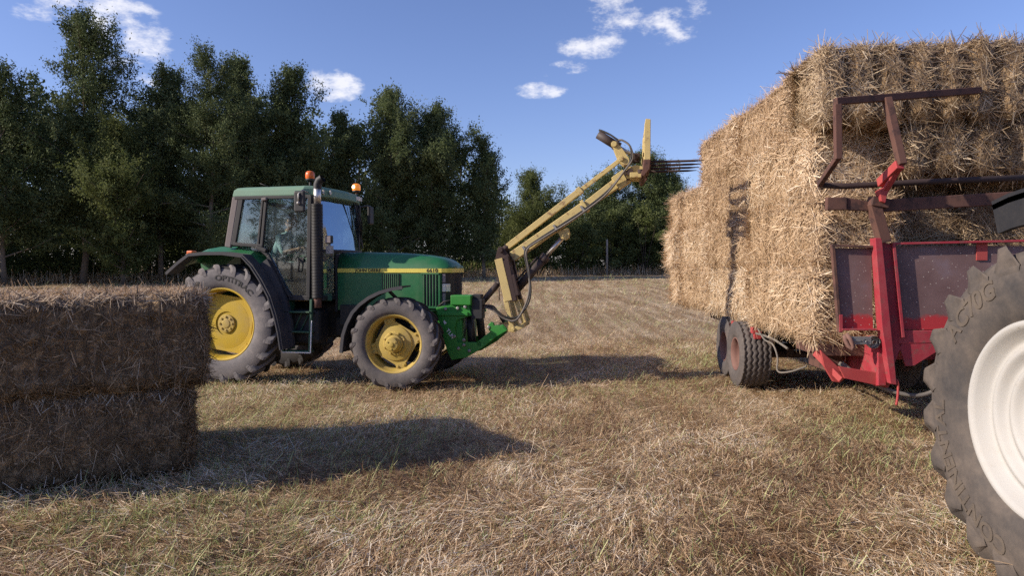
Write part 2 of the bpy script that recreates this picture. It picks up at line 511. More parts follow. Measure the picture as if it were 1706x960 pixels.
def straw_cover(x, y):
    """how thick the loose straw lies: old windrows running away from the camera, and scatter"""
    row = .5 + .5 * np.sin((x * .80 - y * .60 + 1.2 * fbm(x * .35, y * .35, 21)) * 2.3)
    return np.clip(.25 + .55 * row + .9 * (fbm(x * .7, y * .7, 31) - .5), 0, 1)
def green_cover(x, y):
    return np.clip((fbm(x * .55 + 9, y * .55, 41) - .44) * 3.6 + .25 * (fbm(x * 2.5, y * 2.5, 44) - .5), 0, 1)
def axis_pts(lo, hi, fine_lo, fine_hi, step, grow=1.13):
    pts = list(np.arange(fine_lo, fine_hi + 1e-6, step))
    s = step; p = pts[-1]
    while p < hi: s *= grow; p += s; pts.append(p)
    s = step; p = pts[0]
    while p > lo: s *= grow; p -= s; pts.insert(0, p)
    return np.array(pts)
gx = axis_pts(-900, 900, -9, 9, .12); gy = axis_pts(-300, 1500, 1, 16, .12)
GX, GY = np.meshgrid(gx, gy)
GZ = ground_z(GX, GY)
V = np.stack([GX, GY, GZ], -1).reshape(-1, 3)
nx, ny = len(gx), len(gy)
ii = (np.arange(ny - 1)[:, None] * nx + np.arange(nx - 1)[None, :]).ravel()
F = np.stack([ii, ii + 1, ii + nx + 1, ii + nx], -1)
gm, nt, b = nodes('stubble_field_soil')
f1 = noise(nt, 1.1, 6, .65); f2 = noise(nt, 9, 8, .75, dist=1.0); f3 = noise(nt, .35, 4)
tcn = N(nt, 'ShaderNodeTexCoord'); mp = N(nt, 'ShaderNodeMapping'); mp.inputs['Rotation'].default_value = (0, 0, R(37)); mp.inputs['Scale'].default_value = (2.2, .22, 1)
nt.links.new(tcn.outputs['Object'], mp.inputs[0])
f4 = noise(nt, 1.0, 5, .6, vec=mp.outputs[0])
f5 = noise(nt, 40, 6, .8, dist=2.0)
a = ramp(nt, f2, [(.28, (.15, .096, .056)), (.5, (.36, .25, .145)), (.72, (.57, .44, .28))])
bb = ramp(nt, f5, [(.3, (.38, .35, .33)), (.7, (1.25, 1.20, 1.14))])
c = mixc(nt, 1.0, a.outputs[0], bb.outputs[0], 'MULTIPLY')
gr = ramp(nt, f1, [(.52, (0, 0, 0)), (.78, (.45, .45, .45))])
c = mixc(nt, gr.outputs[0], c, (.30, .265, .13))
st = ramp(nt, f4, [(.44, (0, 0, 0)), (.66, (.6, .6, .6))])
c = mixc(nt, st.outputs[0], c, (.60, .48, .32))
nt.links.new(c, b.inputs['Base Color']); b.inputs['Roughness'].default_value = 1.0
b.inputs['Specular IOR Level'].default_value = .1
bump(nt, b, f5, .8, .03)
me = np_mesh('field', V, F, smooth=True)
tag(link_mesh('ground', me, gm), kind='structure')

def ribbons(P, D, Ln, W, bend, upv, rnd, name, mat, seg=2):
    """thin bent blades: base P, direction D, length, width, bend towards upv"""
    n = len(P)
    side = np.cross(D, upv); side /= np.linalg.norm(side, axis=1, keepdims=True) + 1e-9
    rows = []
    for k in range(seg + 1):
        t = k / seg
        c = P + D * (Ln * t)[:, None] + upv * (bend * t * t)[:, None]
        ww = W * (1 - .55 * t)
        rows += [c - side * ww[:, None] / 2, c + side * ww[:, None] / 2]
    V = np.stack(rows, 1).reshape(-1, 3)
    base = np.arange(n)[:, None] * (2 * (seg + 1))
    F = np.concatenate([base + np.array([[2 * k, 2 * k + 1, 2 * k + 3, 2 * k + 2]]) for k in range(seg)], 1).reshape(-1, 4)
    return V, F, np.repeat(rnd, seg)

# stubble, loose straw and grass: thousands of blades, one mass
def field_blades(n, ymin, ymax, seed, size=1.0):
    r = np.random.default_rng(seed)
    Y = ymin * (ymax / ymin) ** r.random(n)                      # nearer ground is covered as finely as it is seen
    X = (r.random(n) - .5) * 2 * (Y * .80 + 1.2)
    cov = straw_cover(X, Y); grn = green_cover(X, Y)
    u = r.random(n)
    kind = np.where(u < .42 + .34 * cov, 0, np.where(u < .935 - .36 * grn, 1, 2))   # lying, standing stubble, green
    az = r.random(n) * 2 * PI
    lie = kind == 0; std = kind == 1; g = kind == 2
    flow = 2 * PI * fbm(X * .55 + 3, Y * .55, 61, 2)
    az = np.where(lie, flow + r.normal(0, .6, n) + PI * (r.random(n) < .5), az)
    # stubble and grass grow in tufts
    tx = np.round(X / .11) * .11 + (hash2(np.round(X / .11), np.round(Y / .11), 5) - .5) * .10
    ty = np.round(Y / .11) * .11 + (hash2(np.round(X / .11), np.round(Y / .11), 6) - .5) * .10
    pull = np.where(kind == 0, 0.0, .72 * r.random(n) ** .4)
    X = X * (1 - pull) + tx * pull; Y = Y * (1 - pull) + ty * pull
    tuft = hash2(np.round(tx / .11), np.round(ty / .11), 7)
    Z = ground_z(X, Y)
    el = np.where(lie, r.normal(.08, .16, n), np.where(std, r.normal(1.05, .28, n), r.normal(1.10, .25, n)))
    D = np.stack([np.cos(el) * np.cos(az), np.cos(el) * np.sin(az), np.sin(el)], 1)
    Ln = np.where(lie, r.gamma(2.6, .028, n) + .02, np.where(std, r.gamma(5, .009, n) + .015, r.gamma(5, .0105, n) + .02) * (.55 + .8 * tuft)) * size
    wmin = Y * .00042
    W = np.maximum(np.where(lie, .0052, np.where(std, .0044, .0052)) * size, wmin)
    Ln = np.where(Y > 12, Ln * (1 + (Y - 12) * .02), Ln)
    lift = np.where(lie, np.abs(r.normal(0, .020, n)) * (1 + 1.3 * cov), 0)
    P = np.stack([X, Y, Z + lift - np.where(lie, .0, .008)], 1)
    up = np.where(lie[:, None], np.stack([r.normal(0, .3, n), r.normal(0, .3, n), np.ones(n)], 1),
                  np.stack([np.cos(az + 1.0), np.sin(az + 1.0), -.2 * np.ones(n)], 1))
    up /= np.linalg.norm(up, axis=1, keepdims=True)
    bend = np.where(lie, r.normal(-.02, .03, n), r.random(n) * .04) * size
    tone = -.04 + .30 * (cov - .5) + .42 * (fbm(X * 1.3, Y * 1.3, 71) - .5) + .30 * (fbm(X * 5, Y * 5, 72) - .5)
    rnd = np.where(lie, np.clip(r.random(n) * .60 + tone, 0, .6), np.where(std, np.clip(.06 + .42 * r.random(n) + tone, 0, .6), .62 + .38 * r.random(n)))
    return ribbons(P, D, Ln, W, bend, up, rnd, '', None)
def link_blades(name, parts, mat, kind='stuff'):
    off = 0; VV = []; FF = []; RR = []
    for V, F, q in parts:
        VV.append(V); FF.append(F + off); RR.append(q); off += len(V)
    me = np_mesh(name, np.concatenate(VV), np.concatenate(FF), {'rnd': np.concatenate(RR)})
    o = link_mesh(name, me, mat)
    return tag(o, kind=kind)
link_blades('stubble', [field_blades(430000, 1.9, 16, 11), field_blades(170000, 9, 66, 12, 1.25), field_blades(7000, 1.9, 14, 13, 1.7)], M['stubble'])

# ------------------------------------------------------------------ trees
def leaf_quads(P, size, aspect, r, droop=0.0):
    n = len(P)
    a = r.normal(0, 1, (n, 3)); a[:, 2] -= droop
    a /= np.linalg.norm(a, axis=1, keepdims=True)
    b = np.cross(a, r.normal(0, 1, (n, 3))); b /= np.linalg.norm(b, axis=1, keepdims=True) + 1e-9
    s = size * (.6 + .8 * r.random(n))
    a = a * s[:, None] * .5; b = b * (s * aspect)[:, None] * .5
    V = np.stack([P - a, P + b, P + a, P - b], 1).reshape(-1, 3)
    return V, np.arange(4 * n).reshape(-1, 4)

def rads_of(a, i): return a[i]
def clump_cloud(centres, radii, per, r, squash=.75, dirs=None):
    """leaf positions gathered into clumps, thicker near each clump's skin"""
    idx = np.repeat(np.arange(len(centres)), per)
    if dirs is not None:
        o_ = r.normal(0, 1, (len(idx), 3)) * (rads_of(radii, idx) * .40)[:, None]
        o_ += dirs[idx] * (r.normal(0, .95, len(idx)) * radii[idx])[:, None]
        return centres[idx] + o_, idx
    d = r.normal(0, 1, (len(idx), 3)); d /= np.linalg.norm(d, axis=1, keepdims=True)
    q = r.random(len(idx)) ** .5
    off = d * (q * radii[idx])[:, None]; off[:, 2] *= squash
    return centres[idx] + off, idx

def make_tree(name, label, x, y, H, Rc, start, seed, leaf, shape='euc', bark='bark', leaf_size=.26, dens=1.0, group='trees along the edge of the field', lean=0.0, clump=.74):
    r = np.random.default_rng(seed)
    z0 = float(ground_z(np.array([x]), np.array([y]))[0])
    root = empty(name, (x, y, z0))
    tag(root, label, 'tree', group)
    # trunk with a slight wander
    nseg = 9
    wob = np.cumsum(r.normal(0, .018, (nseg + 1, 2)), 0) * H * .35; wob[0] = 0
    tp = [Vector((wob[i][0] + lean * H * (i / nseg) ** 1.5, wob[i][1], H * .97 * i / nseg)) for i in range(nseg + 1)]
    def trunk_at(t):
        q = t * nseg / .97; i = min(int(q), nseg - 1); f = min(q - i, 1)
        return tp[i].lerp(tp[i + 1], f)
    tr = MB()
    r0 = .011 * H + .03
    tr.tube(tp, [r0 * (1 - .9 * (i / nseg) ** .9) for i in range(nseg + 1)], 9)
    cents = []; rads = []; drs = []
    nb = int((36 + 2.0 * H) * (1.0 if shape != 'pine' else 1.15))
    for k in range(nb):
        t = start + (1 - start) * ((k + .5) / nb) ** .92
        t = min(.985, t + r.normal(0, .012))
        f = min(1.0, max(0.0, (t - start) / (1 - start)))
        if shape == 'euc': prof = (1 - f) ** .60 * (.70 + .30 * min(1, f * 3.5)) * (.74 + .30 * sin(7 * f + seed + 1.3 * sin(2.39996 * k * 1.0 + seed)))
        elif shape == 'cone': prof = (1 - f) ** .72 * (.75 + .25 * sin(17 * f + seed)) + .05
        else: prof = (1 - f ** 1.7) ** .75 * (.72 + .32 * sin(9 * f + seed + 1.2 * sin(2.39996 * k + seed)))
        Ln = Rc * 1.62 * max(prof, .06) * (.5 + .6 * r.random())
        az = 2.39996 * k + r.normal(0, .5)
        rise = (.55 if shape == 'euc' else .16 if shape == 'cone' else .35) + r.normal(0, .16) + .4 * f
        p0 = trunk_at(t)
        d = Vector((cos(az), sin(az), rise)).normalized()
        p1 = p0 + d * Ln * .55; p2 = p0 + d * Ln + Vector((0, 0, -.10 * Ln if shape != 'pine' else .08 * Ln))
        rb = max(.012, r0 * .30 * (1 - t) + .012)
        tr.tube([p0, p1, p2], [rb, rb * .65, rb * .25], 5, caps=False)
        m = max(3, int(3.5 + Ln * 3.0))
        for j in range(m):
            s = .30 + .74 * (j + .6 * r.random()) / m
            c = p0.lerp(p2, s) + Vector(r.normal(0, .20 + .10 * Ln, 3) * np.array([1, 1, .7]))
            cents.append(c); rads.append((.30 + .05 * Ln) * (.45 + .9 * r.random()))
            dd = Vector((d.x, d.y, 0)) * (1.0 - .5 * f) + Vector((r.normal(0, .45), r.normal(0, .45), .35 + .9 * f + r.normal(0, .3)))
            drs.append(dd.normalized())
    for j in range(4):
        cents.append(tp[-1] + Vector((r.normal(0, .12), r.normal(0, .12), -.25 * j))); rads.append(.22 + .05 * j); drs.append(Vector((r.normal(0, .2), r.normal(0, .2), 1)).normalized())
    cents = np.array([tuple(c) for c in cents]); rads = np.array(rads)
    leaf_size *= .72
    per = np.maximum(14, (rads ** 1.6 * 430 * dens).astype(int))
    P, idx = clump_cloud(cents, rads, per, r, dirs=np.array([tuple(q) for q in drs]))
    V, F = leaf_quads(P, leaf_size, .42 if shape == 'euc' else .34, r, .8 if shape == 'euc' else -.3)
    tone = np.clip(r.normal(.5, .20, len(cents)), 0, 1)
    rnd = np.clip(tone[idx] + r.normal(0, .07, len(idx)), 0, 1)
    tr.build('trunk', M[bark], root, fix=False)
    link_mesh('crown', np_mesh('crown', V, F, {'rnd': rnd}), M[leaf], root)
    return root

def at_px(u, Y): return (u - 853) / 1137. * Y
def tree_px(name, label, u, ytop, Y, half_px, start, seed, leaf, **k):
    x = at_px(u, Y); z0 = float(ground_z(np.array([x]), np.array([Y]))[0])
    H = CAM_H + (443 - ytop) / 1137. * Y - z0
    return make_tree(name, label, x, Y, H, half_px * Y / 1137., start, seed, leaf, **k)

TREES = [
 ('eucalyptus_tree', 'dark tree with reddish top cut by the left picture edge, behind the shaded bale stack', 8, 112, 44, 85, .12, 101, 'leaf_dark', dict(shape='pine')),
 ('pine_tree', 'tallest tree of the row, dark pointed crown under the largest cloud', 138, 26, 47, 105, .14, 102, 'leaf_dark', dict(shape='euc', leaf_size=.24)),
 ('eucalyptus_tree', 'low olive tree between the tallest tree and the broad double-topped one', 205, 205, 45, 62, .06, 103, 'leaf_bush', dict(shape='pine')),
 ('eucalyptus_tree', 'left half of the broad grey-green crown behind the bale stack', 268, 118, 50, 94, .16, 104, 'leaf_euc', dict()),
 ('pine_tree', 'pointed dark conifer rising in front of the broad grey-green crown', 345, 84, 48, 88, .10, 105, 'leaf_dark', dict(shape='cone', leaf_size=.22, dens=1.25)),
 ('eucalyptus_tree', 'tall grey-green tree just left of the tractor cab roof', 398, 104, 52, 84, .2, 106, 'leaf_euc', dict()),
 ('eucalyptus_tree', 'dark round-shouldered tree directly above the tractor cab', 490, 121, 53, 106, .14, 107, 'leaf_dark', dict(shape='euc')),
 ('eucalyptus_tree', 'thin airy tree to the right of the one above the tractor cab', 560, 190, 55, 58, .25, 108, 'leaf_euc', dict(dens=.8)),
 ('eucalyptus_tree', 'sunlit pale grey-green tree above the flashing beacon', 650, 156, 56, 90, .1, 109, 'leaf_euc', dict()),
 ('eucalyptus_tree', 'broad blunt-topped tree above the front of the tractor bonnet', 725, 183, 58, 90, .12, 110, 'leaf_euc', dict()),
 ('eucalyptus_tree', 'slim dark open-branched tree left of the loader mast', 806, 230, 58, 54, .12, 111, 'leaf_dark', dict(shape='euc', dens=.8)),
 ('pine_tree', 'light green pine standing alone behind the lower loader boom', 892, 290, 66, 62, .14, 112, 'leaf_bush', dict(shape='pine', leaf_size=.24)),
 ('pine_tree', 'dark pine with ragged top behind the upper loader boom', 1010, 296, 74, 66, .05, 113, 'leaf_dark', dict(shape='pine')),
 ('pine_tree', 'very dark wide pine underneath the bale fork', 1070, 262, 76, 82, .05, 114, 'leaf_dark', dict(shape='pine', dens=1.2)),
 ('pine_tree', 'dark pine partly covered by the far end of the trailer load', 1125, 296, 74, 52, .05, 115, 'leaf_dark', dict(shape='pine')),
]
for (nm, lb, u, yt, Y, hp, st, sd, lf, kw) in TREES:
    tree_px(nm, lb, u, yt, Y, hp, st, sd, lf, **kw)

def make_bush(label, u, ytop, Y, half_px, seed, leaf):
    x = at_px(u, Y); z0 = float(ground_z(np.array([x]), np.array([Y]))[0])
    H = CAM_H + (443 - ytop) / 1137. * Y - z0; Rb = half_px * Y / 1137.
    r = np.random.default_rng(seed)
    root = empty('shrub', (x, Y, z0)); tag(root, label, 'shrub', 'shrubs in front of the dark pines')
    st = MB(); cents = []; rads = []
    for k in range(46):
        az = r.random() * 2 * PI; q = r.random() ** .6; h = H * (.15 + .80 * r.random())
        rr = Rb * q * math.sqrt(max(.05, 1 - (h / H) ** 2.4))
        c = Vector((rr * cos(az), rr * sin(az), h))
        if k < 9: st.tube([(0.1 * cos(az), .1 * sin(az), 0), c * .5 + Vector((0, 0, .2)), c], [.05, .035, .012], 5, caps=False)
        cents.append(tuple(c)); rads.append((.42 + .12 * H * .3) * (.6 + .6 * r.random()))
    cents = np.array(cents); rads = np.array(rads)
    P, idx = clump_cloud(cents, rads, (rads ** 2 * 230).astype(int) + 10, r, .8)
    V, F = leaf_quads(P, .24, .5, r)
    tone = np.clip(r.normal(.55, .2, len(cents)), 0, 1)
    st.build('stem', M['dark_bark'], root, fix=False)
    link_mesh('foliage', np_mesh('foliage', V, F, {'rnd': np.clip(tone[idx] + r.normal(0, .14, len(idx)), 0, 1)}), M[leaf], root)
for i, (lb, u, yt, Y, hp) in enumerate([
    ('rounded olive shrub right behind the lower loader boom and its lift cylinder', 968, 372, 68, 34),
    ('broad shrub top showing between the boom and the pale field post', 1022, 352, 70, 40),
    ('tallest rounded shrub, pale green, below the bale fork', 1074, 334, 70, 32),
    ('low lit shrub beside the far end of the trailer load', 1116, 372, 68, 30),
    ('small dark shrub left of the loader mast foot', 880, 388, 66, 36)]):
    make_bush(lb, u, yt, Y, hp, 300 + i, 'leaf_bush')

# the deeper wood behind and to the side, and the tangle under it: masses nobody could count
def woods():
    r = np.random.default_rng(55)
    tr = MB(); C_ = []; Q = []; T = []
    spots = []
    for k in range(150):
        u = -900 + 2050 * (k + r.random()) / 150
        base = np.interp(u, [-900, 0, 400, 700, 1000, 1200], [30, 54, 60, 66, 84, 92])
        Y = base + r.random() * 16
        top = np.interp(u, [-900, -300, 0, 60, 200, 260, 420, 600, 700, 780, 860, 1000, 1180], [120, 90, 125, 120, 200, 150, 150, 205, 215, 255, 340, 320, 330]) + r.random() * 40
        H = CAM_H + (443 - top) / 1137. * Y - 1
        x = (u - 853) / 1137. * Y
        spots.append((x, Y, H))
    for k in range(70):      # the tree line behind the photographer, seen only mirrored in the glass
        spots.append((-95 + 190 * (k + r.random()) / 70, -44 - 14 * r.random(), 10 + 6 * r.random()))
    for k in range(14):      # the side of the wood beyond the left edge, which shades the rest
        spots.append((-34 - r.random() * 34, 24 + r.random() * 24, 13 + 5 * r.random()))
    for (x, Y, H) in spots:
        z0 = float(ground_z(np.array([x]), np.array([Y]))[0])
        tr.tube([(x, Y, z0 - .1), (x + r.normal(0, .3), Y, z0 + H * .5), (x + r.normal(0, .5), Y, z0 + H * .95)], [.17, .11, .03], 6, caps=False)
        for j in range(int(10 + H * 1.3)):
            t = .18 + .82 * r.random(); rad = 2.5 * (1 - t ** 2.2) ** .6 + .2
            az = r.random() * 2 * PI; q = r.random() ** .5
            C_.append((x + rad * q * cos(az), Y + rad * q * sin(az), z0 + H * t)); Q.append(.7 + .55 * r.random()); T.append(r.normal(.42, .18))
    C_ = np.array(C_); Q = np.array(Q); T = np.array(T)
    P, idx = clump_cloud(C_, Q, (Q ** 2 * 42).astype(int), r, .75)
    V, F = leaf_quads(P, .42, .5, r)
    o = tag(link_mesh('woods', np_mesh('woods', V, F, {'rnd': np.clip(T[idx] + r.normal(0, .15, len(idx)), 0, 1)}), M['leaf_dark']), kind='stuff')
    t = tr.build('woodland_trunks', M['dark_bark'], o, fix=False); t['kind'] = 'stuff'
woods()
def undergrowth():
    r = np.random.default_rng(66)
    C_ = []; Q = []; T = []
    for k in range(3000):
        u = -350 + 1560 * r.random()
        base = np.interp(u, [-350, 0, 400, 700, 1000, 1200], [34, 46, 53, 60, 69, 72])
        Y = base + r.random() ** 1.2 * 14
        x = (u - 853) / 1137. * Y
        z0 = float(ground_z(np.array([x]), np.array([Y]))[0])
        hmax = 1.3 + 4.8 * vnoise(np.array([x * .22]), np.array([Y * .22]), 5)[0]
        C_.append((x, Y, z0 + r.random() * hmax * min(1, .35 + (Y - base) * .25))); Q.append(.45 + .5 * r.random()); T.append(r.normal(.45, .18))
    C_ = np.array(C_); Q = np.array(Q); T = np.array(T)
    P, idx = clump_cloud(C_, Q, (Q ** 2 * 90).astype(int) + 6, r, .8)
    V, F = leaf_quads(P, .27, .5, r)
    tag(link_mesh('undergrowth', np_mesh('undergrowth', V, F, {'rnd': np.clip(T[idx] + r.normal(0, .15, len(idx)), 0, 1)}), M['leaf_bush']), kind='stuff')
    # tall dry grass along the foot of the wood
    n = 9000
    u = -100 + 1290 * r.random(n)
    Y = np.interp(u, [-100, 0, 400, 700, 1000, 1200], [40, 44.5, 51.5, 58.5, 67, 70]) + r.random(n) * 2.6
    X = (u - 853) / 1137. * Y
    az = r.random(n) * 2 * PI; el = r.normal(1.25, .2, n)
    D = np.stack([np.cos(el) * np.cos(az), np.cos(el) * np.sin(az), np.sin(el)], 1)
    P = np.stack([X, Y, ground_z(X, Y)], 1)
    up = np.stack([np.cos(az), np.sin(az), np.zeros(n)], 1)
    V, F, q = ribbons(P, D, r.gamma(6, .09, n) + .1, np.full(n, .03), r.random(n) * .2, up, .1 + .45 * r.random(n), '', None)
    tag(link_mesh('dry_grass', np_mesh('dry_grass', V, F, {'rnd': q}), M['stubble']), kind='stuff')
undergrowth()
# pale post at the field edge
px_, py_ = at_px(1011, 67.5), 67.5
pz = float(ground_z(np.array([px_]), np.array([py_]))[0])
mb = MB(); mb.tube([(0, 0, -.2), (0, 0, 3.4), (.02, 0, 3.55)], [.11, .10, .06], 10)
mb.tube([(0, -.11, 3.0), (0, .11, 3.0)], .025, 6)
o = mb.build('post', M['concrete_post']); o.location = (px_, py_, pz)
tag(o, 'pale weathered post standing in front of the dark shrubs', 'post')
# ------------------------------------------------------------------ straw bales
def fbm3(p, s):
    return (fbm(p[:, 0] + 3.1 * p[:, 2], p[:, 1] + 1.7 * p[:, 2], s, 3) + fbm(p[:, 2] * 1.3 + 5, p[:, 0] - p[:, 1], s + 9, 3)) - 1.0

def bale_mesh(seed, Ln, W, H, nstraw, stalks, bands=0, sw=(.006, .011), shag=1.0, sag=0.0, top=None, lscale=1.0):
    """one bale: packed body plus loose stalks all over its skin; origin at the middle of its underside"""
    r = np.random.default_rng(seed)
    half = np.array([Ln / 2, W / 2, H / 2])
    def shape(p):
        """p in the box [-half, half] -> bulging, rounded, uneven skin"""
        q = p / half
        rad = .12
        inn = np.clip(p, -(half - rad), half - rad)
        nrm = p - inn; nrm /= np.linalg.norm(nrm, axis=1, keepdims=True) + 1e-9
        out = inn + nrm * rad
        d = .05 * fbm3(out * 2.6 + seed, seed) + .05 * fbm3(out * 7 + seed, seed + 4)
        d = d + .012 * np.sin(out[:, 0] * 44 + 6 * fbm3(out * 3, seed + 2))          # the wads of the press
        if bands:
            ph = (out[:, 0] / Ln + .5) * bands
            d = d - .11 * np.abs(np.cos(PI * ph)) ** 5 + .025
        out = out + nrm * d[:, None]
        if sag: out[:, 2] -= sag * (q[:, 0] ** 2) * np.clip(q[:, 2], 0, 1)
        return out, nrm
    # body
    VV = []; FF = []; off = 0
    st = .055
    for ax in range(3):
        a, b = [i for i in range(3) if i != ax]
        na = max(2, int(2 * half[a] / st)); nb = max(2, int(2 * half[b] / st))
        ua = np.linspace(-half[a], half[a], na + 1); ub = np.linspace(-half[b], half[b], nb + 1)
        A, B = np.meshgrid(ua, ub)
        for sg in (-1, 1):
            p = np.zeros((A.size, 3)); p[:, a] = A.ravel(); p[:, b] = B.ravel(); p[:, ax] = sg * half[ax]
            VV.append(shape(p)[0])
            m = na + 1
            i0 = (np.arange(nb)[:, None] * m + np.arange(na)[None, :]).ravel()
            f = np.stack([i0, i0 + 1, i0 + m + 1, i0 + m], -1)
            if (sg > 0) == (ax == 1): f = f[:, ::-1]
            FF.append(f + off); off += len(p)
    nbody = sum(len(f) for f in FF)
    # stalks
    areas = np.array([half[1] * half[2], half[0] * half[2], half[0] * half[1]])
    pr = np.repeat(areas, 2); pr[4] *= .35; pr /= pr.sum()
    face = r.choice(6, nstraw, p=pr)
    p = (r.random((nstraw, 3)) * 2 - 1) * half
    for k in range(6):
        mk = face == k
        p[mk, k // 2] = half[k // 2] * (1 if k % 2 else -1)
    # more of them break out at the arrises
    edge = r.random(nstraw) < .10
    ax2 = (face // 2 + 1 + (r.random(nstraw) < .5)) % 3
    p[edge, ax2[edge]] = half[ax2[edge]] * np.sign(p[edge, ax2[edge]])
    base, nrm = shape(p)
    t = r.normal(0, 1, (nstraw, 3)); t[:, 0] *= .75
    t -= nrm * (t * nrm).sum(1)[:, None]; t /= np.linalg.norm(t, axis=1, keepdims=True) + 1e-9
    lift = np.abs(r.normal(0, .20, nstraw)) * shag + .02
    lift = np.where(edge, lift * 1.9 + .12, lift)
    wild = r.random(nstraw) < .035
    lift = np.where(wild, lift + .8 * r.random(nstraw), lift)
    D = t + nrm * lift[:, None]; D /= np.linalg.norm(D, axis=1, keepdims=True)
    ln = r.gamma(3.2, .040, nstraw) + .03
    ln = np.minimum(ln, .34) * lscale
    wd = r.uniform(sw[0], sw[1], nstraw) * np.where(r.random(nstraw) < .15, 1.6, 1.0)
    bend = r.normal(-.012, .02, nstraw)
    rnd = np.clip(r.beta(2.0, 2.0, nstraw) + .12 * fbm3(base * 1.5, seed + 7) * 2, 0, 1)
    V2, F2, q2 = ribbons(base - D * (ln * .22)[:, None] + nrm * .004, D, ln, wd, bend, nrm, rnd, '', None)
    V = np.concatenate(VV + [V2]); F = np.concatenate(FF + [F2 + off])
    V[:, 2] += half[2]
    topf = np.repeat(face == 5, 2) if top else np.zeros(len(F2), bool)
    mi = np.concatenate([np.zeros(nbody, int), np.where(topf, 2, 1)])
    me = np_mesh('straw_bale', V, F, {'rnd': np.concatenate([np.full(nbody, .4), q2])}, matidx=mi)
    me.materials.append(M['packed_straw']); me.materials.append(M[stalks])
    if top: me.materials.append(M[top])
    return me

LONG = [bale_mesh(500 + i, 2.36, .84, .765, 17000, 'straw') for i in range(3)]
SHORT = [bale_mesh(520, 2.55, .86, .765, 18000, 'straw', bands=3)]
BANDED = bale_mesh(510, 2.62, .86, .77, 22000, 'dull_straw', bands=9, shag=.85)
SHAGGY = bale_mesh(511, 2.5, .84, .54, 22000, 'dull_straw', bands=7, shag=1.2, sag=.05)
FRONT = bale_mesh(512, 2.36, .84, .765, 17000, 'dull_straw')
GROUND_B = [bale_mesh(530 + i, 2.6, .80, .745, 34000, 'shaded_straw', sw=(.004, .0075), shag=.42, top='straw', lscale=.68) for i in range(2)]  # top stalks painted in the lit tone, all others in the shade tone

def put_bale(me, loc, rz, label, group, flip=False, tilt=(0, 0)):
    o = bpy.data.objects.new('straw_bale', me)
    o.location = loc; o.rotation_euler = (tilt[0], tilt[1], rz + (PI if flip else 0))
    COL.objects.link(o)
    return tag(o, label, 'bale', group)

# the load on the trailer: trailer frame = origin C0 at its front left corner, x across, y away
TB = R(-3.5)
TC0 = Vector((3.1, 7.0, 0))
TM = Matrix.Translation(TC0) @ Matrix.Rotation(TB, 4, 'Z')
def on_trailer(x, y, z): return TM @ Vector((x, y, z))
rr = random.Random(4)
LAY = ['bottom', 'second', 'third', 'top']
GRP_T = 'straw bales loaded on the red trailer'
def tb(me, x, y, z, across, label, dx=0, rz=0, tilt=(0, 0)):
    j = lambda a: rr.uniform(-a, a)
    p = on_trailer(x + j(.02) + dx, y + j(.02), z)
    put_bale(me, p, TB + (0 if across else PI / 2) + j(.012) + rz, label, GRP_T, rr.random() < .5, tilt)
LH = .757
ZB = .90
segs = [('nearest the headboard', 1.19), ('middle', 3.57), ('farthest', 5.95)]
k2 = 0
for k in range(3):
    for j, (nm, yc) in enumerate(segs):
        z = ZB + LH * k + rr.uniform(-.008, .012)
        tb(LONG[k2 % 3], .42 + (.03 if k == 2 else 0), yc + .03 * (k % 2) + (.24 if k == 2 else 0), z, False,
           f'sunlit bale of the {LAY[k]} layer, {nm} of the three along the trailer side'); k2 += 1
# front faces beside the left column
for k in range(2):
    for j, nm in enumerate(['middle', 'right-hand']):
        yo = 1.25 if k == 0 else 1.60
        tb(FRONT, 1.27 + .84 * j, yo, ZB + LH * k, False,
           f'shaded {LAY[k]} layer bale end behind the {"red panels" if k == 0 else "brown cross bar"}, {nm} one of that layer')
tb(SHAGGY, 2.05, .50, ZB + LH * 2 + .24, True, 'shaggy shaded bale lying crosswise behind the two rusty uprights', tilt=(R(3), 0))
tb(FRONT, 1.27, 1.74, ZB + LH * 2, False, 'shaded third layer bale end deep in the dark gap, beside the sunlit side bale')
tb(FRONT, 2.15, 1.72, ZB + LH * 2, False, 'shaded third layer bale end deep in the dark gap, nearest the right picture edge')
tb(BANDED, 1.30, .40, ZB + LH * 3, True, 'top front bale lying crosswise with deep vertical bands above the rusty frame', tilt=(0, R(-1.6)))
tb(LONG[1], .47, 1.96, ZB + LH * 3, False, 'top layer side bale just behind the banded crosswise one', dx=.02, rz=R(-1))
tb(LONG[2], .50, 4.36, ZB + LH * 3 - .01, False, 'last side bale of the top layer near the fork tines', dx=-.06, rz=R(-1.0))
tb(LONG[0], 1.4, 2.05, ZB + LH * 3, False, 'inner top layer bale next to the first side bale', dx=.05)
tb(LONG[2], 1.42, 4.42, ZB + LH * 3, False, 'inner top layer bale next to the last side bale', dx=.05)
# the far end: crosswise bales that stand out past the side
tb(SHORT[0], 1.10, 7.62, ZB, True, 'lowest crosswise bale at the far end of the load, end jutting out')
tb(SHORT[0], 1.02, 7.66, ZB + LH, True, 'crosswise bale at the far end on top of the lowest one, jutting out most')
tb(SHORT[0], 1.12, 7.60, ZB + LH * 2, True, 'third crosswise bale at the far end, set back under the fork tines', rz=R(2))

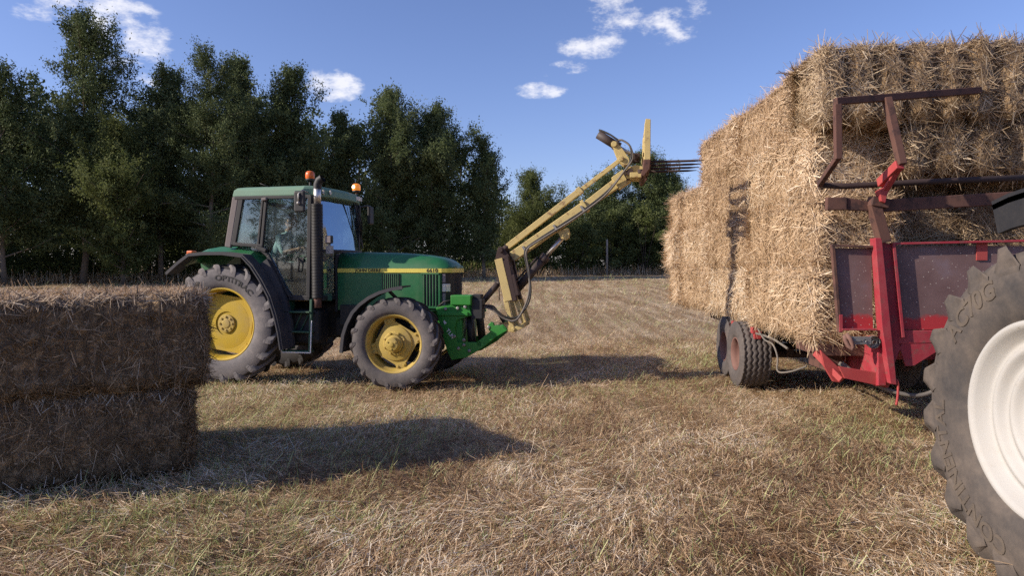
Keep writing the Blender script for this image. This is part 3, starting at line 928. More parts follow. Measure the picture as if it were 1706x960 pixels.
# the dark stack at the left
SN = Vector((-2.47, 5.52, 0)); SA = R(26)
se = Vector((cos(SA), sin(SA), 0)); sp = Vector((-sin(SA), cos(SA), 0))
GRP_L = 'straw bales stacked on the stubble'
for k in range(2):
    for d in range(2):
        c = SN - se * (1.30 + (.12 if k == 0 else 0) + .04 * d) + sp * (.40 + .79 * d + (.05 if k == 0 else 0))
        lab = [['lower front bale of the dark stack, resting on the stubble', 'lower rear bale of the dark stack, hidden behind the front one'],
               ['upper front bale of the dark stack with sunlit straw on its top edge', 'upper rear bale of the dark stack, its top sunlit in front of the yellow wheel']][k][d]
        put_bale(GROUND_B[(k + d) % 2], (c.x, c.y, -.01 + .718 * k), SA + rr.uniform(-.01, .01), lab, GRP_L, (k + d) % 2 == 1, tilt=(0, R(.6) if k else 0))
# ------------------------------------------------------------------ lettering
def text_vf(body, size, extrude=.002, bold=.0):
    cu = bpy.data.curves.new('lettering', 'FONT')
    cu.body = body; cu.size = size; cu.extrude = extrude; cu.align_x = 'CENTER'; cu.align_y = 'CENTER'; cu.offset = bold; cu.resolution_u = 4
    o = bpy.data.objects.new('lettering', cu); COL.objects.link(o)
    bpy.context.view_layer.update()
    me = bpy.data.meshes.new_from_object(o.evaluated_get(bpy.context.evaluated_depsgraph_get()))
    V = [tuple(v.co) for v in me.vertices]; F = [tuple(p.vertices) for p in me.polygons]
    bpy.data.objects.remove(o); bpy.data.curves.remove(cu); bpy.data.meshes.remove(me)
    return V, F
def wall_y(Rt, W, rr):
    pr = carcass_profile(Rt, W, rr)
    def f(r):
        for (r0, a0), (r1, a1) in zip(pr, pr[1:]):
            if r0 <= r <= r1: return -(a0 + (a1 - a0) * (r - r0) / (r1 - r0 + 1e-9)) - .0025
        return -pr[3][1]
    return f
def ring_text(body, size, r0, phi0, y, mat, parent, stretch=1.0, bold=.0):
    V, F = text_vf(body, size, .003, bold)
    mb = MB(); W = []
    for x, h, e in V:
        ph = R(phi0) + x * stretch / r0; r = r0 + h
        W.append((r * sin(ph), y(r) - e, r * cos(ph)))
    mb.add(W, F)
    return mb.build('lettering', mat, parent)
def side_text(body, size, c, mat, parent, stretch=1.0, rot=0.0, bold=.0):
    """lettering on a face that looks towards -Y"""
    V, F = text_vf(body, size, .002, bold)
    mb = MB(); ca, sa = cos(rot), sin(rot)
    mb.add([(c[0] + x * stretch * ca - h * sa, (c[1] if not callable(c[1]) else c[1](c[0] + x * stretch)) - e, c[2] + x * stretch * sa + h * ca) for x, h, e in V], F)
    return mb.build('lettering', mat, parent)

# ------------------------------------------------------------------ wheels
def carcass_profile(Rt, W, rr):
    """outer half of a farm tyre: (radius, distance from the middle plane)"""
    h = Rt - rr
    return [(rr - .005, W * .40), (rr + .05 * h, W * .455), (rr + .22 * h, W * .495), (rr + .45 * h, W * .51), (rr + .66 * h, W * .495), (rr + .80 * h, W * .455), (rr + .87 * h, W * .40), (rr + .90 * h, W * .28), (rr + .915 * h, 0)]
def farm_tyre(name, parent, Rt, W, rr, nl, mats, sweep=.34, n=96, lug_t=.030, lugside=0, flare=1.0, soft=False):
    pr = carcass_profile(Rt, W, rr)
    full = [(r, -a) for r, a in pr] + [(r, a) for r, a in reversed(pr[:-1])]
    mb = MB()
    k = 4
    mb.lathe(full[:k + 2], n=n, mi=0)
    mb.lathe(full[k + 1:len(full) - k - 1], n=n, mi=1)
    mb.lathe(full[len(full) - k - 2:], n=n, mi=1)
    ys = [a for r, a in pr]; rs = [r for r, a in pr]
    def rc(y):
        y = abs(y)
        for i in range(3, len(pr) - 1):
            if pr[i + 1][1] <= y <= pr[i][1]:
                f = (pr[i][1] - y) / (pr[i][1] - pr[i + 1][1] + 1e-9)
                return pr[i][0] * (1 - f) + pr[i + 1][0] * f
        return pr[3][0]
    h = Rt - rr
    for sd in (-1, 1):
        for q in range(nl):
            th = 2 * PI * (q + (.5 if sd > 0 else 0)) / nl
            secs = []
            for u, yb, rb, rt, tb_, tt in ((0, W * (.486 if soft else .507), rr + .56 * h, rr + .64 * h, .8 * flare, .75 * flare), (.02, W * (.504 if soft else .512), rr + .64 * h, rr + .80 * h, 1.1 * flare, .9 * flare ** .5),
                                     (.06, W * .500, rr + .70 * h, Rt - .035, 1.35 * flare, .95), (.14, W * .475, None, Rt - .008, 1.45 * flare ** .5, .95), (.35, W * .36, None, Rt, 1.4, .85),
                                     (.62, W * .20, None, Rt, 1.4, .85), (.9, W * .02, None, Rt, 1.4, .85), (1.0, -W * .035, None, Rt - .012, 1.3, .75)):
                if rb is None: rb = rc(yb) - .012
                a = th + sweep * u
                e = []
                for rad, da in ((rb, -tb_), (rt, -tt), (rt, tt), (rb, tb_)):
                    an = a + da * lug_t / rad
                    e.append((rad * cos(an), sd * yb, rad * sin(an)))
                secs.append(e)
            mb.loft(secs[:4], smooth=soft, mi=0 if sd < 0 else 1)
            mb.loft(secs[3:], smooth=soft, mi=lugside if sd < 0 else 1)
    return mb.build(name, mats, parent, bevel=.016 if soft else .006, seg=3 if soft else 2)
def cut_disc(mb, y, th, rmax, flat, k, ph, mi=0):
    n = 96; P = []
    for i in range(n):
        t = 2 * PI * i / n; r = rmax
        for j in range(k):
            c = cos(t - ph - 2 * PI * j / k)
            if c > .2: r = min(r, flat / c)
        P.append((r * cos(t), r * sin(t)))
    mb.prism(P, y, y + th, 'xz', mi)

def rear_wheel(parent, pos, flip):
    w_ = empty('rear_wheel', pos, PI if flip else 0, parent)
    Rt, W, rr = .865, .50, .52
    t = farm_tyre('tyre', w_, Rt, W, rr, 20, [M['tyre_rear'], M['tread']], sweep=.36)
    rim = MB()
    rim.lathe([(rr + .012, -W * .40), (rr + .014, -W * .425), (rr - .004, -W * .44), (rr - .022, -W * .425), (rr - .035, -W * .33), (rr - .05, -W * .10), (rr - .05, W * .1), (rr - .02, W * .42), (rr + .012, W * .42)], n=72)
    cut_disc(rim, -.085, .022, rr - .045, .405, 4, R(-98))
    rim.lathe([(.36, -.086), (.30, -.094), (.20, -.098), (.175, -.098)], n=48)
    for k in range(4):
        a = R(-98 + 45 + 90 * k)
        rim.bar((.415 * cos(a), -.075, .415 * sin(a)), (.475 * cos(a), -.075, .475 * sin(a)), .16, .05, up=(0, 1, 0))
    for k in range(16):
        a = 2 * PI * (k + .5) / 16
        rim.lathe([(.012, -.0875), (0, -.0885)], c=(.30 * cos(a), 0, .30 * sin(a)), n=8, mi=1)
    rb = rim.build('rim', [M['yellow'], M['black']], w_, bevel=.003)
    hub = MB()
    hub.lathe([(.135, -.09), (.135, -.106), (.128, -.111), (.066, -.111), (.060, -.119), (.050, -.121), (0, -.121)], n=40)
    for k in range(8):
        a = 2 * PI * k / 8
        hub.lathe([(.017, -.108), (.017, -.124), (.011, -.127), (0, -.127)], c=(.098 * cos(a), 0, .098 * sin(a)), n=6, smooth=False)
    hub.build('hub', M['dull_yellow'], rb, bevel=.002)
    if not flip:
        yf = wall_y(Rt, W, rr)
        ring_text('OPTITRAC', .105, .665, 22, yf, M['dark_letters'], t, 1.30, .003)
        ring_text('520/70R38', .095, .665, -47, yf, M['dark_letters'], t, 1.05, .003)
    return w_
def front_wheel(parent, pos, flip, steer=0):
    w_ = empty('front_wheel', pos, (PI if flip else 0) + steer, parent)
    Rt, W, rr = .635, .40, .405
    farm_tyre('tyre', w_, Rt, W, rr, 18, [M['tyre_front'], M['tread']], sweep=.42, lug_t=.024)
    rim = MB()
    rim.lathe([(rr + .012, -W * .38), (rr + .014, -W * .41), (rr - .004, -W * .43), (rr - .022, -W * .41), (rr - .03, -W * .30), (rr - .055, -W * .22), (rr - .06, W * .2), (rr - .02, W * .40), (rr + .012, W * .40)], n=64)
    cut_disc(rim, -.085, .02, .325, .262, 4, R(60))
    rim.lathe([(.245, -.087), (.235, -.104), (.165, -.110), (.155, -.126), (.13, -.128)], n=48)
    for k in range(4):
        a = R(60 + 45 + 90 * k)
        c, s_ = cos(a), sin(a)
        rim.bar((.285 * c, -.080, .285 * s_), (.352 * c, -.080, .352 * s_), .15, .034, up=(0, 1, 0))
        for q in (-.045, .045):
            rim.lathe([(.016, -.098), (.016, -.112), (0, -.114)], c=(.318 * c - q * s_, 0, .318 * s_ + q * c), n=6, smooth=False)
    rb = rim.build('rim', M['dull_yellow'], w_, bevel=.003)
    hub = MB()
    hub.lathe([(.125, -.10), (.122, -.155), (.115, -.165), (.098, -.167), (.094, -.235), (.085, -.248), (.03, -.25), (.03, -.262), (0, -.262)], n=40)
    for k in range(8):
        a = 2 * PI * (k + .5) / 8
        hub.lathe([(.016, -.12), (.016, -.145), (0, -.147)], c=(.148 * cos(a), 0, .148 * sin(a)), n=6, smooth=False)
    for k in range(3):
        a = 2 * PI * k / 3 + .5
        hub.lathe([(.013, -.245), (.013, -.257), (0, -.258)], c=(.06 * cos(a), 0, .06 * sin(a)), n=6, smooth=False)
    hub.build('hub', M['dull_yellow'], rb, bevel=.002)
    return w_

# ------------------------------------------------------------------ the green tractor (x forward, y to its left, z up)
TA = R(-12); TO = (-3.95, 10.78)
tr = empty('tractor', (TO[0], TO[1], 0), TA)
tag(tr, 'green tractor with yellow wheels and glazed cab, right side in view', 'tractor')
ZL = 0.0
for sy, fl in ((-.82, False), (.82, True)):
    rear_wheel(tr, (0, sy, .862), fl)
    front_wheel(tr, (2.585, sy * .985, .632), fl, R(2))

# chassis and drive line
b = MB()
b.box((1.55, 0, .88), (2.5, .52, .52)); b.box((.15, 0, .86), (.9, .62, .56)); b.box((2.45, 0, .82), (1.3, .40, .44))
b.box((.55, 0, .60), (1.1, .44, .25))
b.tube([(0, -.62, .86), (0, .62, .86)], .13, 16); b.tube([(0, -.3, .86), (0, .3, .86)], .22, 16)
b.build('chassis', M['under'], tr, bevel=.03)
b = MB(); b.box((2.62, 0, .62), (.16, 1.2, .14)); b.box((2.62, 0, .64), (.34, .34, .30)); b.tube([(2.62, -.66, .63), (2.62, -.52, .63)], .15, 20); b.tube([(2.62, .66, .63), (2.62, .52, .63)], .15, 20)
b.tube([(2.42, -.6, .60), (2.42, .6, .60)], .025, 8)
b.build('front_axle', M['under'], tr, bevel=.015)
b = MB(); b.box((1.05, -.56, .82), (.62, .34, .50)); b.build('fuel_tank', M['black'], tr, bevel=.06)
b = MB(); b.box((1.75, -.40, .98), (.36, .2, .3)); b.tube([(1.6, -.47, 1.02), (2.05, -.47, 1.0), (2.3, -.44, .95)], .03, 8); b.box((2.0, .40, .95), (.6, .2, .3)); b.box((1.9, -.33, .80), (.9, .12, .26))
b.build('engine', M['under'], tr, bevel=.02)

# bonnet
HX = [(1.50, .425, 1.905), (1.9, .425, 1.905), (2.4, .42, 1.893), (2.75, .41, 1.868), (3.0, .395, 1.83), (3.09, .38, 1.80), (3.16, .35, 1.76), (3.215, .31, 1.715)]
def hw_at(x):
    for (x0, w0, _), (x1, w1, _) in zip(HX, HX[1:]):
        if x <= x1: return w0 + (w1 - w0) * max(0, (x - x0)) / (x1 - x0)
    return HX[-1][1]
secs = []
for x, hw, zt in HX:
    half = [(hw, 1.60), (hw, 1.665), (hw - .012, 1.69 if zt > 1.72 else zt - .02), (hw - .05, 1.60 + (zt - 1.60) * .72), (hw - .12, 1.60 + (zt - 1.60) * .92), (hw - .22, zt - .004), (hw * .25, zt)]
    secs.append([(x, -y, z) for y, z in half] + [(x, y, z) for y, z in reversed(half)])
b = MB(); b.loft(secs, smooth=True)
bon = b.build('bonnet', M['green'], tr)
b = MB()
for x0, x1 in ((1.50, 3.085),):
    b.loft([[(x, -hw_at(x) + .004, 1.05), (x, -hw_at(x) + .004, 1.598), (x, hw_at(x) - .004, 1.598), (x, hw_at(x) - .004, 1.05)] for x in (1.50, 2.0, 2.4, 2.75, 3.085)], smooth=False)
side = b.build('side_panel', M['green'], tr, bevel=.006)
b = MB(); b.box((1.478, 0, 1.45), (.04, .86, .86)); b.build('bonnet_seal', M['black'], tr, bevel=.01)
# yellow stripe round the bonnet
b = MB()
xs = [1.505, 1.9, 2.4, 2.75, 3.0, 3.09, 3.16, 3.215]
for s_ in (-1, 1):
    for x0, x1 in zip(xs, xs[1:]):
        a0, a1 = hw_at(x0), hw_at(x1)
        b.add([(x0, s_ * (a0 - .003), 1.602), (x1, s_ * (a1 - .003), 1.602), (x1, s_ * (a1 - .003), 1.662), (x0, s_ * (a0 - .003), 1.662),
               (x0, s_ * (a0 + .004), 1.602), (x1, s_ * (a1 + .004), 1.602), (x1, s_ * (a1 + .004), 1.662), (x0, s_ * (a0 + .004), 1.662)],
              [(0, 1, 2, 3), (4, 7, 6, 5), (0, 4, 5, 1), (3, 2, 6, 7), (1, 5, 6, 2), (0, 3, 7, 4)])
b.box((3.219, 0, 1.632), (.008, .62, .06))
stp = b.build('stripe', M['stripe'], tr)
side_text('JOHN DEERE', .062, (1.985, lambda x: -hw_at(x) - .0055, 1.632), M['decal'], stp, 1.12, 0, .0015)
side_text('6610', .072, (2.955, lambda x: -hw_at(x) - .0055, 1.632), M['decal'], stp, 1.15, 0, .0015)
# louvres
b = MB(); b.box((2.925, -hw_at(2.92) - .001, 1.345), (.215, .012, .475)); lv = b.build('louvre', M['black'], tr)
b = MB()
for k in range(5): b.box((2.835 + .045 * k, -hw_at(2.9) - .010, 1.345), (.014, .016, .46))
b.box((2.925, -hw_at(2.92) - .010, 1.588), (.27, .014, .022)); b.box((2.925, -hw_at(2.92) - .008, 1.105), (.25, .016, .03)); b.box((3.055, -hw_at(3.05) - .008, 1.345), (.032, .02, .50))
b.build('slat', M['green'], lv, bevel=.003)
b = MB(); b.box((2.335, -hw_at(2.3) - .001, 1.475), (.27, .010, .225)); lv2 = b.build('louvre', M['decal'], tr)
b = MB()
for k in range(8): b.box((2.225 + .032 * k, -hw_at(2.3) - .008, 1.475), (.008, .010, .22))
b.build('slat', M['green'], lv2)
# front grille with lamps
b = MB(); b.prism([(3.088, -.365), (3.145, -.352), (3.195, -.30), (3.205, 0), (3.195, .30), (3.145, .352), (3.088, .365)], 1.10, 1.597, 'xy')
gr_ = b.build('grille', M['black'], tr, bevel=.012)
for k in range(9):
    b = MB(); b.box((3.208 - .006 * abs(k - 4) * .5, -.26 + .065 * k, 1.345), (.012, .018, .48))
    b.build('slat', M['fender_grey'], gr_, bevel=.003)
for s_ in (-1, 1):
    b = MB(); b.bar((3.095, s_ * .367, 1.385), (3.145, s_ * .356, 1.385), .012, .115); b.bar((3.147, s_ * .354, 1.385), (3.196, s_ * .306, 1.385), .014, .112); b.build('headlight', M['lamp'], gr_, bevel=.006)
    for zz, hh in ((1.52, .125), (1.21, .19)):
        b = MB(); b.bar((3.096, s_ * .367, zz), (3.142, s_ * .357, zz), .012, hh)
        b.build('side_lamp', M['grey_lens'], gr_, bevel=.006)

# front fenders
for s_ in (-1, 1):
    b = MB()
    line = [(1.815, .50), (1.845, .74), (1.90, .90), (1.99, 1.065), (2.10, 1.18), (2.24, 1.28), (2.40, 1.355), (2.58, 1.405), (2.74, 1.43)]
    ya, yb = sorted((s_ * .70, s_ * 1.02))
    b.strip(line, ya, yb, -.022)
    b.strip(line, *sorted((s_ * 1.005, s_ * 1.03)), -.045)
    b.bar((2.62, s_ * .45, 1.05), (2.45, s_ * .75, 1.34), .05, .03)
    b.build('front_fender', M['fender_grey'], tr)

# rear fenders: grey lip, green inner shell
for s_ in (-1, 1):
    b = MB()
    lip = [(-.87, 1.58), (-.68, 1.73), (-.49, 1.855), (-.25, 1.872), (.05, 1.872), (.36, 1.835), (.50, 1.70), (.64, 1.50), (.77, 1.27), (.86, 1.0), (.92, .75), (.955, .52)]
    ya, yb = sorted((s_ * .80, s_ * 1.07))
    b.strip(lip, ya, yb, .03)
    b.strip(lip, *sorted((s_ * 1.055, s_ * 1.085)), -.018)
    b.prism([(.50, 1.72), (.64, 1.52), (.77, 1.29), (.86, 1.02), (.955, .54), (1.02, .54), (.99, .9), (.92, 1.22), (.80, 1.48), (.62, 1.80)], *sorted((s_ * .79, s_ * .86)))
    b.build('fender_lip', M['fender_grey'], tr)
    b = MB()
    inner = [(-.70, 1.74), (-.48, 1.93), (-.25, 1.965), (.05, 1.965), (.34, 1.93), (.53, 1.80), (.70, 1.55), (.82, 1.27), (.86, 1.18)]
    outer = [(-.72, 1.715), (-.48, 1.887), (-.25, 1.904), (.05, 1.904), (.37, 1.868), (.53, 1.72), (.67, 1.51), (.80, 1.27), (.87, 1.10)]
    for (o0, o1, i0, i1) in zip(outer, outer[1:], inner, inner[1:]):
        T_ = [(o0[0], s_ * .86, o0[1]), (o1[0], s_ * .86, o1[1]), (i1[0], s_ * .66, i1[1] + .02), (i0[0], s_ * .66, i0[1] + .02)]
        b.add(T_ + [(x, y, z - .022) for x, y, z in T_], [(0, 1, 2, 3), (7, 6, 5, 4), (0, 4, 5, 1), (3, 2, 6, 7), (1, 5, 6, 2), (0, 3, 7, 4)])
    b.strip(inner, *sorted((s_ * .50, s_ * .66)), .020)
    b.prism(inner + [(.80, 1.12), (.5, 1.2), (-.6, 1.2)], *sorted((s_ * .50, s_ * .53)))
    b.build('rear_fender', M['green'], tr)
    b = MB(); b.box((-.60, s_ * .86, 1.885), (.10, .11, .075)); b.build('indicator_lamp', M['amber'], tr, bevel=.015)

# cab
def cab_y(s_): return s_ * .80
for s_ in (-1, 1):   # painted pillars
    b = MB(); b.bar((-.045, s_ * .785, 1.97), (.095, s_ * .785, 2.70), .05, .105, up=(1, 0, 0))
    b.build('rear_pillar', M['pillar_grey'], tr, bevel=.015)
b = MB()
for s_ in (-1, 1):
    y = s_ * .79
    b.bar((.045, y, 2.0), (.185, y, 2.69), .04, .075, up=(1, 0, 0))
    b.bar((.08, y, 2.688), (1.30, y, 2.688), .05, .05)
    b.bar((.05, y, 2.02), (.52, y, 1.985), .05, .05)
    b.bar((.50, y, 1.95), (.585, y, 2.68), .045, .045, up=(1, 0, 0))
    b.bar((.44, y, 1.95), (.53, y, 2.66), .035, .035, up=(1, 0, 0))
    b.bar((1.235, y, 1.24), (1.275, y, 2.69), .055, .06, up=(1, 0, 0))
    b.bar((.93, y, 1.24), (1.26, y, 1.24), .05, .07)
    for p, q in zip([(.46, 1.97), (.60, 1.85), (.74, 1.62), (.86, 1.38), (.95, 1.26)], [(.60, 1.85), (.74, 1.62), (.86, 1.38), (.95, 1.26), (1.0, 1.23)]):
        b.bar((p[0], y, p[1]), (q[0], y, q[1]), .05, .05, up=(0, 1, 0))
    b.box((.515, s_ * .82, 1.945), (.17, .05, .055), rot=(0, R(20), 0))
b.bar((.02, -.78, 2.03), (.02, .78, 2.03), .05, .06); b.bar((.15, -.78, 2.68), (.15, .78, 2.68), .05, .06)
b.bar((1.33, -.76, 1.915), (1.48, -.3, 1.915), .05, .05); b.bar((1.48, -.3, 1.915), (1.48, .3, 1.915), .05, .05); b.bar((1.48, .3, 1.915), (1.33, .76, 1.915), .05, .05)
b.build('cab_frame', M['black'], tr, bevel=.008)
b = MB(); b.bar((.535, -.825, 2.655), (.615, -.825, 2.665), .05, .045); b.build('door_hinge', M['pillar_grey'], tr, bevel=.012)
b = MB(); b.prism([(.05, 1.2), (1.46, 1.2), (1.46, 1.27), (.05, 1.27)], -.76, .76); b.box((.02, 0, 1.6), (.06, 1.1, .85)); b.box((1.25, -.79, 1.235), (.03, .03, .05))
b.build('cab_floor', M['under'], tr, bevel=.01)
b = MB(); b.bar((1.28, -.79, 1.245), (1.50, -.60, 1.245), .03, .10); b.build('cab_skirt', M['dark_green'], tr, bevel=.01)
# panes
b = MB(); b.prism([(.10, 2.02), (.215, 2.665), (.515, 2.665), (.44, 1.985)], -.784, -.778); b.build('quarter_window', M['glass'], tr)
b = MB(); b.prism([(.535, 1.97), (.605, 2.665), (1.245, 2.665), (1.215, 1.28), (.98, 1.28), (.88, 1.41), (.76, 1.64), (.62, 1.87)], -.784, -.778)
door = b.build('door', M['glass'], tr)
b = MB(); b.tube([(1.10, -.80, 1.62), (1.10, -.835, 1.62), (1.115, -.84, 1.72), (1.10, -.835, 1.80), (1.10, -.80, 1.80)], .014, 8); b.box((1.13, -.80, 1.78), (.08, .03, .06)); b.build('handle', M['black'], door)
b = MB(); b.prism([(.10, 2.02), (.215, 2.665), (.515, 2.665), (.44, 1.985)], .778, .784); b.build('quarter_window', M['glass'], tr)
b = MB(); b.prism([(.535, 1.97), (.605, 2.665), (1.245, 2.665), (1.215, 1.28), (.98, 1.28), (.88, 1.41), (.76, 1.64), (.62, 1.87)], .778, .784); b.build('door', M['glass'], tr)
b = MB(); b.add([(.04, -.76, 2.04), (.04, .76, 2.04), (.16, .76, 2.66), (.16, -.76, 2.66), (.046, -.76, 2.04), (.046, .76, 2.04), (.166, .76, 2.66), (.166, -.76, 2.66)],
                [(0, 1, 2, 3), (7, 6, 5, 4), (0, 4, 5, 1), (3, 2, 6, 7), (1, 5, 6, 2), (0, 3, 7, 4)]); b.build('rear_window', M['glass'], tr)
def wsx(y, z): return 1.30 + .17 * (1 - (abs(y) / .79) ** 2.2) - .15 * (z - 1.93)
b = MB(); nyz = 20
V = []; F = []
for j, z in enumerate((1.93, 2.3, 2.67)):
    for i in range(nyz + 1):
        y = -.765 + 1.53 * i / nyz
        V.append((wsx(y, z), y, z))
for j in range(2):
    for i in range(nyz):
        a = j * (nyz + 1) + i; F.append((a, a + 1, a + nyz + 2, a + nyz + 1))
b.add(V, F, True); ws = b.build('windscreen', M['windscreen'], tr)
for s_ in (-1, 1):
    b = MB()
    b.bar((1.30, s_ * .775, 1.29), (1.46, s_ * .44, 1.29), .006, .02)
    b.add([(1.295, s_ * .765, 1.30), (1.455, s_ * .45, 1.30), (1.45, s_ * .45, 1.89), (1.29, s_ * .765, 1.89), (1.302, s_ * .765, 1.30), (1.462, s_ * .45, 1.30), (1.457, s_ * .45, 1.89), (1.297, s_ * .765, 1.89)],
          [(0, 1, 2, 3), (7, 6, 5, 4), (0, 4, 5, 1), (3, 2, 6, 7), (1, 5, 6, 2), (0, 3, 7, 4)])
    b.build('lower_front_pane', M['glass'], tr)
b = MB()
b.tube([(1.44, .25, 2.70), (1.455, .46, 2.42), (1.43, .56, 2.12)], .010, 6); b.tube([(1.45, .33, 2.70), (1.46, .52, 2.40), (1.42, .60, 2.20)], .012, 6)
b.bar((1.40, .42, 2.66), (1.44, .60, 1.99), .012, .025)
b.build('wiper', M['black'], tr)
for s_ in (-1, 1):
    b = MB(); b.bar((1.265, s_ * .785, 1.9), (1.285, s_ * .785, 2.69), .05, .07, up=(1, 0, 0))
    b.build('front_pillar', M['black'], tr, bevel=.01)
# roof
b = MB()
def roof_sec(z, g):
    P = [(.04 + g, -.80 + g), (1.18, -.83 + g), (1.33 - g * .5, -.74 + g), (1.45 - g, -.45), (1.50 - g, 0), (1.45 - g, .45), (1.33 - g * .5, .74 - g), (1.18, .83 - g), (.04 + g, .80 - g)]
    return [(x, y, z) for x, y in P]
b.loft([roof_sec(2.695, .01), roof_sec(2.715, 0), roof_sec(2.80, .015), roof_sec(2.835, .05), roof_sec(2.855, .14), roof_sec(2.865, .3)], smooth=False)
rf = b.build('roof', M['roof_green'], tr, bevel=.012, seg=3)
for y in (-.62, -.50, .38, .50):
    sl = .32 if y < 0 else -.32
    x = 1.378 if abs(y) > .6 else 1.428 if abs(y) >= .5 else 1.45
    b = MB(); b.box((x + .012, y, 2.765), (.02, .085, .062), rot=(0, 0, -math.copysign(R(22), y)))
    b.build('work_lamp', M['lamp'], rf, bevel=.006)
b = MB(); b.tube([(.60, -.7, 2.84), (.45, -.74, 2.90)], .006, 6); b.build('aerial', M['black'], rf)
# beacons
for (x, y, zb, mt) in ((1.16, -.58, 2.935, 'amber'), (1.36, .55, 2.88, 'amber_lit')):
    b = MB(); b.tube([(x, y, 2.80), (x, y, zb)], .016, 8); b.lathe([(.045, zb), (.062, zb + .008), (.062, zb + .03), (.05, zb + .035)], c=(x, y, 0), axis='Z', n=24)
    bc = b.build('beacon', M['black'], tr)
    b = MB(); b.lathe([(.060, zb + .03), (.066, zb + .05), (.066, zb + .095), (.058, zb + .125), (.035, zb + .142), (0, zb + .146)], c=(x, y, 0), axis='Z', n=28)
    b.build('lens', M[mt], bc)
    if mt == 'amber_lit':
        b = MB(); b.ball((x - .02, y - .055, zb + .085), .028); b.build('bulb', M['bulb'], bc)
# exhaust
b = MB(); b.tube([(1.36, -.76, 1.10), (1.36, -.76, 1.28)], .055, 16); b.build('exhaust_pipe', M['rust'], tr)
b = MB()
pr = []
z = 1.24
while z < 2.575:
    pr += [(.076, z), (.083, z + .004), (.083, z + .013), (.076, z + .017)]; z += .021
b.lathe([(.05, 1.23)] + pr + [(.05, 2.58)], c=(1.36, -.76, 0), axis='Z', n=28)
b.build('exhaust_guard', M['black'], tr)
b = MB(); b.tube([(1.365, -.76, 2.57), (1.37, -.76, 2.82)], .052, 20); b.build('exhaust_stack', M['chrome'], tr)
b = MB(); b.tube([(1.37, -.76, 2.80), (1.375, -.76, 2.86), (1.40, -.76, 2.915), (1.45, -.76, 2.945)], .058, 18, caps=False); b.build('exhaust_tip', M['black'], tr)
# mirrors and lamps
b = MB(); b.box((1.215, -.98, 2.60), (.165, .05, .30)); mi_ = b.build('mirror', M['black'], tr, bevel=.03, seg=3)
b = MB(); b.tube([(1.25, -.80, 2.74), (1.24, -.95, 2.76), (1.22, -1.02, 2.70), (1.215, -1.012, 2.58)], .012, 8); b.ball((1.212, -1.01, 2.575), .026); b.build('bracket', M['steel'], mi_)
b = MB(); b.box((1.36, 1.10, 2.55), (.05, .17, .30)); mi_ = b.build('mirror', M['black'], tr, bevel=.02)
b = MB(); b.tube([(1.30, .78, 2.66), (1.36, .95, 2.70), (1.36, 1.10, 2.70)], .014, 8); b.build('bracket', M['black'], mi_)
b = MB(); b.box((1.53, -.73, 2.075), (.10, .07, .115)); lm = b.build('work_light', M['black'], tr, bevel=.015)
b = MB(); b.box((1.53, -.768, 2.075), (.082, .012, .095)); b.build('lens', M['grey_lens'], lm, bevel=.004)
b = MB(); b.tube([(1.53, -.72, 2.02), (1.51, -.68, 1.90)], .016, 8); b.box((1.52, -.70, 1.93), (.09, .06, .11)); b.build('bracket', M['steel'], lm)
# steps
b = MB()
for x in (.86, 1.275): b.bar((x, -.84, .47), (x + .01, -.80, 1.22), .05, .035, up=(1, 0, 0))
b.bar((.88, -.62, .49), (.9, -.62, 1.2), .03, .03, up=(1, 0, 0))
for z in (.475, .755, 1.04): b.box((1.07, -.80, z), (.42, .12, .022))
b.bar((.97, -.74, .76), (1.10, -.74, 1.03), .02, .02); b.bar((1.22, -.74, 1.03), (1.08, -.74, .77), .02, .02)
b.box((.90, -.70, .85), (.05, .14, .72))
st_ = b.build('step', M['dark_green'], tr, bevel=.004)
b = MB(); b.bar((.84, -.862, .462), (1.29, -.862, .462), .012, .016); b.bar((1.292, -.862, .46), (1.300, -.835, .92), .012, .014, up=(1, 0, 0)); b.bar((.838, -.862, .46), (.838, -.858, .56), .012, .014, up=(1, 0, 0)); b.build('step_edge', M['white_decal'], st_)

# inside the cab
b = MB(); b.box((.34, 0, 1.53), (.50, .50, .14)); b.box((.13, 0, 1.86), (.12, .46, .60), rot=(0, R(-8), 0)); b.box((.34, 0, 1.36), (.36, .36, .20))
for s_ in (-1, 1): b.box((.32, s_ * .29, 1.72), (.34, .07, .06))
b.build('seat', M['seat'], tr, bevel=.04, seg=3)
b = MB(); b.box((.45, .52, 1.45), (.9, .34, .45)); b.build('console', M['black'], tr, bevel=.03)
b = MB(); b.box((1.17, 0, 1.55), (.32, .50, .60)); b.tube([(1.10, 0, 1.78), (.80, 0, 1.92)], .03, 8)
b.build('dashboard', M['black'], tr, bevel=.03)
b = MB()
ring = [Vector((.79, 0, 1.93)) + Matrix.Rotation(R(-38), 3, 'Y') @ Vector((.2 * cos(t), .2 * sin(t), 0)) for t in [2 * PI * i / 24 for i in range(25)]]
b.tube(ring, .014, 8, caps=False)
for k in (0, 8, 16): b.tube([ring[k], (.79, 0, 1.925)], .010, 6)
b.build('steering_wheel', M['black'], tr)

